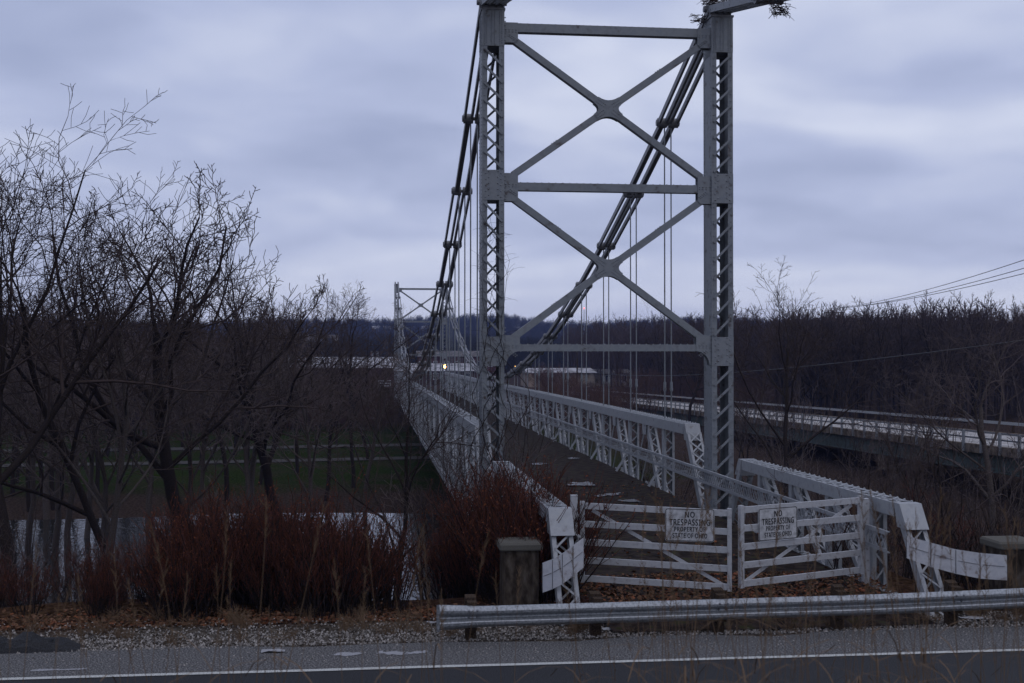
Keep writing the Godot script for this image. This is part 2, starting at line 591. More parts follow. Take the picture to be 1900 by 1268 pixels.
func tower(zc: float, near: bool, base_y: float) -> void:
	# zc: distance of the face that looks at the road
	var t := thing("bridge_tower", "riveted grey steel portal tower beside the gate" if near else "distant steel portal tower at the far end of the bridge", "bridge tower", Vector3(0, 0, -zc), "towers of the suspension bridge")
	var S: Material = M.steel
	var hw := 0.29
	var dep := 0.8
	for cx in [LX, RX]:
		var col := MB.new()
		var mir: float = 1.0 if cx == LX else -1.0
		for s in [-1.0, 1.0]:
			var x0: float = cx + s * hw
			col.box(Vector3(minf(x0, x0 - s * 0.02), base_y, -dep), Vector3(maxf(x0, x0 - s * 0.02), 13.2, 0))
			for zz in [[0.003, -0.014], [-dep + 0.014, -dep - 0.003]]:
				col.box(Vector3(minf(x0 + s * 0.004, x0 - s * 0.135), base_y, zz[1]), Vector3(maxf(x0 + s * 0.004, x0 - s * 0.135), 13.2, zz[0]))
		var c := put("column", col.mesh(), S, t)
		# batten plates
		for pl in [[12.25, 13.24], [8.2, 8.99], [3.85, 4.62], [base_y - 0.1, base_y + 0.5]]:
			for zz in [[0.0, 0.016], [-dep - 0.016, -dep]]:
				var pm := MB.new()
				pm.box(Vector3(cx - hw - 0.006, pl[0], zz[0]), Vector3(cx + hw + 0.006, pl[1], zz[1]))
				put("batten_plate", pm.mesh(), S, c)
			var inner := MB.new()
			inner.box(Vector3(cx - hw + 0.03, pl[0] - 0.001, -dep + 0.03), Vector3(cx + hw - 0.03, pl[0] + 0.02, -0.03))
			put("diaphragm", inner.mesh(), S, c)
		# lacing on the two open faces
		var st: MB = null if near else MB.new()
		for seg in [[8.99, 12.22], [4.62, 8.17], [base_y + 0.5, 3.82]]:
			for f in 2:
				var zf: float = (0.027 if f == 0 else -dep - 0.027)
				lacing(c, st, S, Vector3(cx, seg[0] + 0.04, zf), Vector3(cx, seg[1] - 0.04, zf), Vector3.RIGHT, hw - 0.05, 0.475, 0.055, 0.05, Vector3.BACK, (mir > 0) == (f == 0))
		if st:
			stuff(put("lacing", st.mesh(), S, c))
		# rivets
		var rv := MB.new()
		if near:
			for kx in [-0.23, -0.18, -0.05, 0.03, 0.17, 0.23]:
				for k in 15:
					rv.rivet(Vector3(cx + kx, 12.31 + k * 0.06 + (0.03 if kx in [-0.18, 0.23] else 0.0), 0.016), Vector3.BACK, 0.021)
			for pl in [[8.2, 8.99], [3.85, 4.62]]:
				for kx in [-0.2, -0.12, 0.12, 0.2]:
					for k in 5:
						rv.rivet(Vector3(cx + kx, pl[0] + 0.08 + k * 0.155 + (0.05 if absf(kx) < 0.15 else 0.0), 0.016), Vector3.BACK, 0.023)
			for s in [-1.0, 1.0]:
				for k in 74:
					var yy: float = base_y + 0.2 + k * 0.19
					if yy > 13.1:
						continue
					rv.rivet(Vector3(cx + s * 0.235, yy, 0.004), Vector3.BACK, 0.02)
					rv.rivet(Vector3(cx - hw, yy, -0.08 if s < 0 else -dep + 0.08), Vector3.LEFT, 0.022)
					rv.rivet(Vector3(cx - hw, yy + 0.09, -0.13 if s < 0 else -dep + 0.13), Vector3.LEFT, 0.02)
			for k in 18:
				for zz in [-0.2, -0.3, -0.4, -0.5, -0.6]:
					rv.rivet(Vector3(cx - hw, 12.2 + k * 0.055, zz + (0.05 if k % 2 else 0.0)), Vector3.LEFT, 0.02)
			stuff(put("rivets", rv.mesh(), S, c))
		# saddle on top
		var sd := MB.new()
		sd.box(Vector3(cx - hw - 0.03, 13.2, -dep - 0.03), Vector3(cx + hw + 0.03, 13.25, 0.03))
		sd.box(Vector3(cx - hw, 13.25, -dep + 0.1), Vector3(cx + hw, 13.29, -0.1))
		for k in 5:
			sd.rod(Vector3(cx - hw, 13.33, -0.16 - k * 0.12), Vector3(cx + hw, 13.33, -0.16 - k * 0.12), 0.045, 8)
		sd.box(Vector3(cx - hw - 0.02, 13.375, -dep + 0.05), Vector3(cx + hw + 0.02, 13.42, -0.05))
		put("saddle", sd.mesh(), M.chain_steel, t)
		# footing
		var pr := MB.new()
		pr.hexa([Vector3(cx - 1.0, -6, 0.7), Vector3(cx + 1.0, -6, 0.7), Vector3(cx + 1.0, -6, -1.5), Vector3(cx - 1.0, -6, -1.5),
			Vector3(cx - 0.75, base_y - 0.1, 0.45), Vector3(cx + 0.75, base_y - 0.1, 0.45), Vector3(cx + 0.75, base_y - 0.1, -1.25), Vector3(cx - 0.75, base_y - 0.1, -1.25)])
		put("pier", pr.mesh(), M.old_concrete, t)
	# struts and gussets
	var zf := -0.05
	var xl := LX + hw
	var xr := RX - hw
	var rvs := MB.new()
	for s in [[12.65, 12.88], [8.47, 8.68], [4.24, 4.42]]:
		var sb := MB.new()
		sb.box(Vector3(xl + 0.3, s[0], zf - 0.03), Vector3(xr - 0.3, s[1], zf - 0.01))
		sb.box(Vector3(xl + 0.3, s[0], zf - 0.25), Vector3(xr - 0.3, s[1], zf - 0.23))
		for yy in [s[0], s[1] - 0.02]:
			sb.box(Vector3(xl + 0.3, yy, zf - 0.228), Vector3(xr - 0.3, yy + 0.02, zf - 0.032))
		put("strut", sb.mesh(), S, t)
		for k in 26:
			var x: float = lerpf(xl + 0.45, xr - 0.45, k / 25.0)
			rvs.rivet(Vector3(x, s[1], zf - 0.07), Vector3.UP, 0.024)
			rvs.rivet(Vector3(x, s[0], zf - 0.07), Vector3.DOWN, 0.024)
	for m in [0, 1]:
		var gt := Transform3D(Basis(Vector3.RIGHT if m == 0 else Vector3.LEFT, Vector3.UP, Vector3.BACK if m == 0 else Vector3.FORWARD), Vector3(xl if m == 0 else xr, 0, zf - (0.02 if m == 0 else 0.0)))
		for g in [[12.36, 12.89, 0], [8.18, 8.92, 0], [4.2, 4.66, 1]]:
			for layer in [0.0, -0.24]:
				var gm := MB.new()
				var poly := PackedVector2Array()
				if g[2] == 0:
					poly = PackedVector2Array([Vector2(0, g[0]), Vector2(0.3, g[0]), Vector2(0.37, g[0] + 0.07), Vector2(0.37, g[1]), Vector2(0, g[1])])
				else:
					poly.append(Vector2(0, 3.86))
					for k in 9:
						var a := PI / 2 * k / 8.0
						poly.append(Vector2(0.06 + 0.36 * (1.0 - cos(a)), 3.87 + 0.37 * sin(a)))
					poly.append(Vector2(0.42, g[1]))
					poly.append(Vector2(0, g[1]))
				gm.prism(poly, gt.translated(Vector3(0, 0, layer + 0.012)), 0.02)
				put("gusset_plate", gm.mesh(), S, t)
			if near:
				var sx: float = 1.0 if m == 0 else -1.0
				var ox: float = xl if m == 0 else xr
				var gy: float = (g[0] + g[1]) * 0.5 if g[2] == 0 else 4.32
				for k in 4:
					for r in 2:
						rvs.rivet(Vector3(ox + sx * (0.05 + k * 0.09), gy + 0.02 + r * 0.055, zf + 0.012), Vector3.BACK, 0.021)
				for k in 5:
					rvs.rivet(Vector3(ox + sx * (0.16 + k * 0.045), gy - 0.06 - k * 0.032, zf + 0.012), Vector3.BACK, 0.02)
					rvs.rivet(Vector3(ox + sx * (0.12 + k * 0.045), gy - 0.09 - k * 0.032, zf + 0.012), Vector3.BACK, 0.02)
				for k in 7:
					rvs.rivet(Vector3(ox + sx * 0.03, g[0] + 0.05 + k * 0.1, zf + 0.012), Vector3.BACK, 0.02)
	# cross bracing with star-shaped plates where it crosses
	for xb in [[8.92, 12.4, 10.68], [4.62, 8.2, 6.45]]:
		var mid := Vector3((xl + xr) * 0.5, xb[2], zf - 0.02)
		for cn in [Vector3(xl + 0.25, xb[0] - 0.03, zf - 0.02), Vector3(xr - 0.25, xb[0] - 0.03, zf - 0.02), Vector3(xl + 0.25, xb[1] + 0.06, zf - 0.02), Vector3(xr - 0.25, xb[1] + 0.06, zf - 0.02)]:
			var db := MB.new()
			var dd: Vector3 = (mid - cn).normalized()
			var pp := Vector3(-dd.y, dd.x, 0) * (1 if dd.x > 0 else -1)
			var en: Vector3 = mid - dd * 0.16
			db.bar(cn, en, 0.17, 0.018, Vector3.BACK)
			db.bar(cn + Vector3(0, 0, -0.2), en + Vector3(0, 0, -0.2), 0.17, 0.018, Vector3.BACK)
			db.bar(cn + pp * 0.08 - Vector3(0, 0, 0.1), en + pp * 0.08 - Vector3(0, 0, 0.1), 0.018, 0.178, Vector3.BACK)
			db.bar(cn - pp * 0.08 - Vector3(0, 0, 0.1), en - pp * 0.08 - Vector3(0, 0, 0.1), 0.018, 0.178, Vector3.BACK)
			put("brace", db.mesh(), S, t)
			if near:
				for k in 3:
					rvs.rivet(cn.lerp(en, 0.45) + dd * k * 0.07 + pp * 0.09 - Vector3(0, 0, 0.05), pp, 0.022)
				for k in 5:
					for w in [-0.04, 0.04]:
						rvs.rivet(mid - dd * (0.14 + k * 0.055) + pp * w + Vector3(0, 0, 0.03), Vector3.BACK, 0.018)
		var star := PackedVector2Array()
		var ax: float = atan2(xb[1] - xb[0], (xr - xl) - 0.5)
		for q in 4:
			var a0: float = [ax, PI - ax, PI + ax, TAU - ax][q]
			var a1: float = [PI - ax, PI + ax, TAU - ax, TAU + ax][q]
			var e0 := Vector2(cos(a0), sin(a0)) * 0.4 + Vector2(-sin(a0), cos(a0)) * 0.1
			var e1 := Vector2(cos(a1), sin(a1)) * 0.4 + Vector2(sin(a1), -cos(a1)) * 0.1
			star.append(Vector2(cos(a0), sin(a0)) * 0.4 - Vector2(-sin(a0), cos(a0)) * 0.1)
			star.append(e0)
			var ctl := Vector2(cos((a0 + a1) * 0.5), sin((a0 + a1) * 0.5)) * (0.13 if q % 2 == 0 else 0.16)
			for k in range(1, 6):
				var f := k / 6.0
				star.append(e0.lerp(ctl, f).lerp(ctl.lerp(e1, f), f))
			star.append(e1)
		for layer in [0.01, -0.23]:
			var sm_ := MB.new()
			sm_.prism(star, Transform3D(Basis(), mid + Vector3(0, 0, layer)), 0.02)
			put("cross_plate", sm_.mesh(), S, t)
	if near:
		stuff(put("rivets", rvs.mesh(), S, t))

func chain_y(d: float) -> float:
	var f := (d - 95.2) / 62.8
	return 2.45 + 10.95 * f * f

func eyebar(a: Vector3, b: Vector3, h: float, w: float) -> MB:
	var mb := MB.new()
	mb.bar(a, b, w, h)
	for e in [a, b]:
		mb.rod(e - Vector3(w * 0.58, 0, 0), e + Vector3(w * 0.58, 0, 0), h * 0.85, 12)
	return mb

func chain(cx: float, label: String) -> void:
	var t := thing("suspension_chain", label, "bridge chain", Vector3(cx, 0, 0), "chains of the suspension bridge")
	var C: Material = M.chain_steel
	var nodes := [32.4]
	for k in 23:
		nodes.append(38.1 + 5.17 * k)
	nodes.append(158.4)
	for k in nodes.size() - 1:
		var a := Vector3(0, chain_y(nodes[k]), -nodes[k])
		var b := Vector3(0, chain_y(nodes[k + 1]), -nodes[k + 1])
		var m := eyebar(a, b, 0.18, 0.07).mesh()
		for o in ([-0.29, -0.07, 0.07, 0.29] if k % 2 == 0 else [-0.22, -0.14, 0.14, 0.22]):
			put("eyebar", m, C, t, Transform3D(Basis(), Vector3(o, 0, 0)))
	for k in range(1, nodes.size() - 1):
		var p := Vector3(0, chain_y(nodes[k]), -nodes[k])
		var pin := MB.new()
		pin.rod(p - Vector3(0.36, 0, 0), p + Vector3(0.36, 0, 0), 0.06, 8)
		for o in [-0.34, 0.34]:
			pin.rod(p + Vector3(o - 0.03, 0, 0), p + Vector3(o + 0.03, 0, 0), 0.11, 6)
		for o in [-0.105, 0.105]:
			pin.rod(p + Vector3(o - 0.025, -0.02, 0), p + Vector3(o + 0.025, -0.02, 0), 0.15, 10)
		put("pin", pin.mesh(), C, t)
		for o in [-0.105, 0.105]:
			var h := MB.new()
			h.rod(Vector3(o, -0.8, p.z), Vector3(o, p.y, p.z), 0.024, 6)
			var ty := 3.0
			if p.y > 3.4:
				h.rod(Vector3(o, ty, p.z), Vector3(o, ty + 0.3, p.z), 0.045, 8)
				h.rod(Vector3(o, ty + 0.04, p.z), Vector3(o, ty + 0.1, p.z), 0.06, 6)
			put("hanger_rod", h.mesh(), M.steel, t)
	# backstay over the road
	var top := Vector3(0, 13.5, -32.4)
	var k1 := Vector3(0, 12.62, -28.2)
	var k2 := Vector3(0, 8.6, -9.5)
	var k3 := Vector3(0, 3.0, 16.0)
	var pts := [top, k1, k2, k3]
	for k in 3:
		var m := eyebar(pts[k], pts[k + 1], 0.19, 0.06).mesh()
		for o in ([-0.27, -0.09, 0.09, 0.27] if k % 2 == 0 else [-0.2, -0.02, 0.16, 0.34]):
			put("backstay_bar", m, M.steel, t, Transform3D(Basis(), Vector3(o, 0, 0)))
		var pin := MB.new()
		pin.rod(pts[k] - Vector3(0.4, 0, 0), pts[k] + Vector3(0.4, 0, 0), 0.08, 10)
		put("pin", pin.mesh(), C, t)

func laced_member(parent: Node, called: String, a: Vector3, b: Vector3, w: float, d: float, up: Vector3, parts: bool, step := 0.22, crossed := false) -> Node:
	# two channels joined by zigzag bars on both open faces; w across (along side), d deep (along up)
	var dr := (b - a).normalized()
	var side := dr.cross(up).normalized()
	var u := side.cross(dr).normalized()
	var mb := MB.new()
	for s in [-1.0, 1.0]:
		mb.bar(a + side * s * (w * 0.5 - 0.008), b + side * s * (w * 0.5 - 0.008), 0.016, d, u)
		for q in [-1.0, 1.0]:
			mb.bar(a + side * s * (w * 0.5 - 0.045) + u * q * (d * 0.5 - 0.006), b + side * s * (w * 0.5 - 0.045) + u * q * (d * 0.5 - 0.006), 0.056, 0.012, u)
	var o: Node
	if parts:
		o = put(called, mb.mesh(), M.truss_steel_lit, parent)
		for q in [-1.0, 1.0]:
			lacing(o, null, M.truss_steel_lit, a + u * q * (d * 0.5 + 0.004), b + u * q * (d * 0.5 + 0.004), side, w * 0.5 - 0.035, step, 0.045 if crossed else 0.035, 0.01, u, q > 0, true)
			if crossed:
				lacing(o, null, M.truss_steel_lit, a + u * q * (d * 0.5 + 0.014), b + u * q * (d * 0.5 + 0.014), side, w * 0.5 - 0.035, step, 0.045, 0.01, u, q < 0, true)
	else:
		for q in [-1.0, 1.0]:
			lacing(null, mb, M.truss_steel_lit, a + u * q * (d * 0.5 + 0.004), b + u * q * (d * 0.5 + 0.004), side, w * 0.5 - 0.035, step, 0.035, 0.01, u, q > 0, true)
		o = put(called, mb.mesh(), M.truss_steel_lit, parent)
	return o

func chord(parent: Node, called: String, cx: float, d0: float, d1: float, y: float, h: float, w: float, mark: bool) -> void:
	var mb := MB.new()
	for s in [-1.0, 1.0]:
		mb.box(Vector3(cx + s * (w * 0.5) - 0.01, y - h, -d1), Vector3(cx + s * (w * 0.5) + 0.01, y, -d0))
		for yy in [y - 0.014, y - h]:
			mb.box(Vector3(minf(cx + s * (w * 0.5 - 0.012), cx + s * (w * 0.5 - 0.09)), yy, -d1), Vector3(maxf(cx + s * (w * 0.5 - 0.012), cx + s * (w * 0.5 - 0.09)), yy + 0.014, -d0))
	var o := put(called, mb.mesh(), M.truss_steel_lit, parent)
	var st := MB.new()
	var step := 0.3
	var k := 0
	var d := d0
	while d + step < d1:
		var s := (1.0 if k % 2 == 0 else -1.0) * (w * 0.5 - 0.03)
		var near := d < 48.0
		for cr in [1.0, -1.0]:
			var a := Vector3(cx - s * cr, y + 0.006 + (0.012 if cr < 0 else 0.0), -d)
			var b := Vector3(cx + s * cr, y + 0.006 + (0.012 if cr < 0 else 0.0), -d - step)
			if near:
				bar("lacing_bar", a, b, 0.012, 0.05, M.truss_steel_lit, o)
			else:
				st.bar(a, b, 0.05, 0.012)
		for e in [-1.0, 1.0]:
			if d < 70.0:
				st.rivet(Vector3(cx + e * (w * 0.5 - 0.04), y + 0.02, -d), Vector3.UP, 0.024)
		if mark and d < 75.0 and k % 4 == 0:
			for q in 5:
				st.rivet(Vector3(cx - w * 0.5 - 0.01, y - 0.05 - q * 0.05, -d), Vector3.LEFT, 0.012)
		d += step
		k += 1
	if st.i.size():
		stuff(put("lacing", st.mesh(), M.truss_steel_lit, o))

func stiffening_truss(cx: float, label: String, inner: float) -> void:
	var t := thing("stiffening_truss", label, "bridge truss", Vector3.ZERO, "stiffening trusses of the main span")
	var yt := 2.12
	var yb := -0.95
	chord(t, "top_chord", cx, 35.4, 155.6, yt, 0.3, 0.4, true)
	chord(t, "bottom_chord", cx, 32.9, 157.6, yb + 0.22, 0.22, 0.5, false)
	# inclined end posts
	for e in [[35.35, 33.0], [155.6, 157.5]]:
		var near: bool = e[0] < 100.0
		laced_member(t, "end_post", Vector3(cx, yt - 0.3, -e[0] + (0.3 if near else -0.3)), Vector3(cx, yb + 0.2, -e[1]), 0.42, 0.28, Vector3.BACK, near, 0.38, true)
		var pl := MB.new()
		var sgn: float = 1.0 if near else -1.0
		pl.hexa([Vector3(cx - 0.22, yt - 0.46, -e[0] + sgn * 0.44), Vector3(cx + 0.22, yt - 0.46, -e[0] + sgn * 0.44), Vector3(cx + 0.22, yt - 0.46, -e[0] + sgn * 0.1), Vector3(cx - 0.22, yt - 0.46, -e[0] + sgn * 0.1),
			Vector3(cx - 0.22, yt + 0.012, -e[0] + sgn * 0.2), Vector3(cx + 0.22, yt + 0.012, -e[0] + sgn * 0.2), Vector3(cx + 0.22, yt + 0.012, -e[0] - sgn * 0.02), Vector3(cx - 0.22, yt + 0.012, -e[0] - sgn * 0.02)])
		put("cover_plate", pl.mesh(), M.truss_steel_lit, t)
	for k in 23:
		var d := 38.1 + 5.17 * k
		var near := k < 4
		# post at the hanger
		laced_member(t, "post", Vector3(cx, yb + 0.2, -d), Vector3(cx, yt - 0.3, -d), 0.34, 0.3, Vector3.BACK, near, 0.26)
		var dn := d + 2.58
		var top := Vector3(cx, yt - 0.42, -dn)
		laced_member(t, "diagonal", Vector3(cx, yb + 0.2, -d - 0.3), top + Vector3(0, 0, 0.15), 0.3, 0.26, Vector3.BACK, near, 0.24)
		if k < 22:
			var tie := MB.new()
			for s in [-0.13, 0.13]:
				tie.bar(top + Vector3(s, 0, -0.12), Vector3(cx + s, yb + 0.2, -d - 4.85), 0.02, 0.09, Vector3.UP)
			put("tie", tie.mesh(), M.truss_steel_lit, t)
		# gusset at the top node
		var g := MB.new()
		var poly := PackedVector2Array([Vector2(-0.3, 0), Vector2(0.3, 0), Vector2(0.24, -0.34), Vector2(-0.24, -0.34)])
		for s in [-0.2, 0.18]:
			g.prism(poly, Transform3D(Basis(Vector3.FORWARD, Vector3.UP, Vector3.RIGHT), Vector3(cx + s, yt - 0.29, -dn)), 0.02)
		put("gusset_plate", g.mesh(), M.truss_steel_lit, t)
		# knee brace onto the floor beam and the beam itself
		var kn := MB.new()
		kn.bar(Vector3(cx + inner * 0.62, 0.0, -d), Vector3(cx + inner * 0.25, 0.58, -d), 0.09, 0.03, Vector3.RIGHT)
		kn.bar(Vector3(cx + inner * 0.62, 0.0, -d - 0.06), Vector3(cx + inner * 0.25, 0.58, -d - 0.06), 0.03, 0.08, Vector3.RIGHT)
		put("knee_brace", kn.mesh(), M.truss_steel_lit, t)
		# middle short post below the top node
		if k < 22:
			laced_member(t, "sub_post", Vector3(cx, yb + 0.2, -dn), Vector3(cx, -0.1, -dn), 0.3, 0.2, Vector3.BACK, false, 0.26)

func approach_truss(cx: float, label: String) -> void:
	var t := thing("pony_truss", label, "bridge truss", Vector3.ZERO, "trusses of the short approach span")
	var yt := 1.53
	chord(t, "top_chord", cx, 20.75, 29.7, yt, 0.24, 0.36, true)
	chord(t, "bottom_chord", cx, 19.4, 30.8, -0.2, 0.2, 0.4, false)
	for e in [[20.7, 19.35, 1.0], [29.75, 30.9, -1.0]]:
		laced_member(t, "end_post", Vector3(cx, yt - 0.2, -e[0] + e[2] * 0.16), Vector3(cx, -0.3, -e[1]), 0.36, 0.2, Vector3.BACK, true, 0.3)
		var pl := MB.new()
		var sg: float = e[2]
		pl.hexa([Vector3(cx - 0.2, yt - 0.4, -e[0] + sg * 0.5), Vector3(cx + 0.2, yt - 0.4, -e[0] + sg * 0.5), Vector3(cx + 0.2, yt - 0.4, -e[0] + sg * 0.1), Vector3(cx - 0.2, yt - 0.4, -e[0] + sg * 0.1),
			Vector3(cx - 0.2, yt + 0.012, -e[0] + sg * 0.2), Vector3(cx + 0.2, yt + 0.012, -e[0] + sg * 0.2), Vector3(cx + 0.2, yt + 0.012, -e[0] - sg * 0.03), Vector3(cx - 0.2, yt + 0.012, -e[0] - sg * 0.03)])
		put("cover_plate", pl.mesh(), M.truss_steel_lit, t)
	for k in 4:
		var d := 21.9 + 2.2 * k
		laced_member(t, "post", Vector3(cx, -0.3, -d), Vector3(cx, yt - 0.24, -d), 0.28, 0.2, Vector3.BACK, true, 0.26)
		if k < 3:
			laced_member(t, "diagonal", Vector3(cx, -0.3, -d - 0.25), Vector3(cx, yt - 0.3, -d - 2.0), 0.24, 0.14, Vector3.BACK, true, 0.24)

func railing(cx: float, label: String) -> void:
	var t := thing("lattice_railing", label, "railing", Vector3(cx, 0, 0), "lattice railings along the bridge deck")
	var d0 := 20.6
	var d1 := 152.0
	for r in [[0.67, "bottom_rail"], [1.03, "top_rail"]]:
		var mb := MB.new()
		mb.box(Vector3(-0.03, r[0], -d1), Vector3(0.03, r[0] + 0.02, -d0))
		mb.box(Vector3(-0.03, r[0] - 0.05 + (0.07 if r[0] < 0.8 else 0.0), -d1), Vector3(-0.018, r[0] + (0.07 if r[0] < 0.8 else 0.0), -d0))
		put(r[1], mb.mesh(), M.truss_steel_lit, t)
	var st := MB.new()
	var d := d0 + 0.05
	var k := 0
	while d < d1 - 0.4:
		for cr in [0, 1]:
			var a := Vector3(-0.008 + cr * 0.012, 0.69 if cr == 0 else 1.02, -d)
			var b := Vector3(-0.008 + cr * 0.012, 1.02 if cr == 0 else 0.69, -d - 0.28)
			if k < 110:
				bar("lattice_bar", a, b, 0.024, 0.008, M.truss_steel_lit, t, Vector3.UP)
			else:
				st.bar(a, b, 0.008, 0.024)
		d += 0.19 if k < 180 else 0.3
		k += 1
	stuff(put("lattice", st.mesh(), M.truss_steel_lit, t))
	for q in 40:
		var dd := 22.6 + q * 2.585
		if dd > d1:
			break
		var s := 1.0 if cx < 6.0 else -1.0
		bar("bracket", Vector3(0, 0.7, -dd), Vector3(-0.3 * s, 0.72, -dd), 0.05, 0.05, M.truss_steel_lit, t)

func blob(c: Vector3, w: float, d: float, cell: float, sd: float) -> ArrayMesh:
	# an irregular thin film: the cells of a patch where noise is high
	var nx := int(w / cell)
	var nz := int(d / cell)
	var wet := {}
	for i in nx:
		for j in nz:
			var u := (i + 0.5) / nx * 2 - 1
			var v := (j + 0.5) / nz * 2 - 1
			var x := c.x + u * w * 0.5
			var z := c.z + v * d * 0.5
			if hn.get_noise_2d(x * 26.0 + sd, z * 26.0) + hn.get_noise_2d(x * 90.0, z * 90.0 + sd) * 0.35 > -0.28 + 0.75 * (u * u + v * v):
				wet[Vector2i(i, j)] = true
	# keep the largest connected pool
	var best := []
	while wet.size():
		var todo := [wet.keys()[0]]
		var pool := []
		wet.erase(todo[0])
		while todo.size():
			var q: Vector2i = todo.pop_back()
			pool.append(q)
			for o in [Vector2i(1, 0), Vector2i(-1, 0), Vector2i(0, 1), Vector2i(0, -1)]:
				if wet.has(q + o):
					wet.erase(q + o)
					todo.append(q + o)
		if pool.size() > best.size():
			best = pool
	var mb := MB.new()
	for q in best:
		var x: float = c.x + ((q.x + 0.5) / nx * 2 - 1) * w * 0.5
		var z: float = c.z + ((q.y + 0.5) / nz * 2 - 1) * d * 0.5
		mb.quad(Vector3(x - cell * 0.5, c.y, z + cell * 0.5), Vector3(x + cell * 0.5, c.y, z + cell * 0.5), Vector3(x + cell * 0.5, c.y, z - cell * 0.5), Vector3(x - cell * 0.5, c.y, z - cell * 0.5))
	return mb.mesh()

func deck() -> void:
	var mb := MB.new()
	var x0 := 3.55
	var x1 := 8.9
	var d := 19.9
	var prev := []
	while d <= 158.5:
		var row := []
		for k in 11:
			var x := lerpf(x0, x1, k / 10.0)
			row.append(Vector3(x, 0.0 + hn.get_noise_2d(x * 6.0, d * 2.0) * 0.025 - 0.02, -d))
		if prev.size():
			for k in 10:
				mb.quad(prev[k], prev[k + 1], row[k + 1], row[k])
			mb.quad(prev[0], row[0], row[0] - Vector3(0, 0.25, 0), prev[0] - Vector3(0, 0.25, 0))
			mb.quad(row[10], prev[10], prev[10] - Vector3(0, 0.25, 0), row[10] - Vector3(0, 0.25, 0))
			mb.quad(prev[10] - Vector3(0, 0.25, 0), prev[0] - Vector3(0, 0.25, 0), row[0] - Vector3(0, 0.25, 0), row[10] - Vector3(0, 0.25, 0))
		prev = row
		d += 0.5 if d < 60 else 2.0
	struct("bridge_deck", mb, M.deck_asphalt)
	# floor beams
	for k in 23:
		var z := 38.1 + 5.17 * k
		var fb := MB.new()
		fb.box(Vector3(LX + 0.25, -0.85, -z - 0.08), Vector3(RX - 0.25, -0.3, -z + 0.08))
		tag(put("floor_beam", fb.mesh(), M.steel), "steel floor beam crossing under the old bridge deck", "beam", "floor beams under the bridge deck")
	# abutment between approach span and tower, and at the road
	var ab := MB.new()
	ab.box(Vector3(2.4, -5.5, -31.6), Vector3(10.1, -0.45, -30.3))
	tag(put("bridge_abutment", ab.mesh(), M.old_concrete), "concrete pier carrying the approach span behind the steel tower", "abutment")
	ab = MB.new()
	ab.box(Vector3(2.6, -2.5, -20.4), Vector3(9.9, -0.42, -19.0))
	tag(put("bridge_abutment", ab.mesh(), M.old_concrete), "concrete abutment under the gate at the roadside", "abutment")
	# puddles on the deck
	for p in [[6.7, 38.9, 1.25, 1.9], [7.0, 35.9, 1.0, 1.3], [7.35, 34.3, 0.8, 0.9], [6.3, 46.5, 0.8, 1.0], [8.1, 49.0, 0.7, 1.2]]:
		var pm := blob(Vector3(p[0], 0.014, -p[1]), p[2], p[3], 0.035, p[0] * 31.0)
		if pm.get_surface_count():
			tag(put("puddle", pm, M.puddle), "shallow rain puddle shining on the dark bridge deck", "puddle", "puddles on the bridge deck")

# ------------------------------------------------------------------ gate, pillars, guardrail
func gate_leaf(hinge: Vector3, free: Vector3, label: String) -> Node3D:
	var t := thing("gate_leaf", label, "gate", Vector3(hinge.x, 0, hinge.z), "leaves of the white steel gate")
	var W: Material = M.white_paint
	var dir := Vector3(free.x - hinge.x, 0, free.z - hinge.z)
	var L := dir.length()
	dir = dir.normalized()
	var sag := (free.y - hinge.y)
	for k in 5:
		var y := 0.24 + k * 0.315
		var mb := MB.new()
		mb.bar(dir * 0.05 + Vector3(0, y, 0), dir * (L - 0.09) + Vector3(0, y + sag, 0), 0.05, 0.105)
		put("rail", mb.mesh(), W, t)
	for e in [0.03, L - 0.05]:
		var mb := MB.new()
		var dy: float = 0.0 if e < 1 else sag
		mb.bar(dir * e + Vector3(0, 0.17 + dy, 0), dir * e + Vector3(0, 1.58 + dy, 0), 0.08, 0.075, dir)
		put("stile", mb.mesh(), W, t)
	var nrm := dir.cross(Vector3.UP).normalized()
	if nrm.z > 0:
		nrm = -nrm
	var db := MB.new()
	db.bar(dir * 0.2 + Vector3(0, 1.42, 0) + nrm * 0.04, dir * (L - 0.15) + Vector3(0, 0.26 + sag, 0) + nrm * 0.04, 0.012, 0.06)
	put("diagonal_brace", db.mesh(), W, t)
	for y in [0.5, 1.3]:
		var h := MB.new()
		h.rod(Vector3(0, y - 0.05, 0) - dir * 0.03, Vector3(0, y + 0.05, 0) - dir * 0.03, 0.025, 8)
		put("hinge", h.mesh(), W, t)
	return t

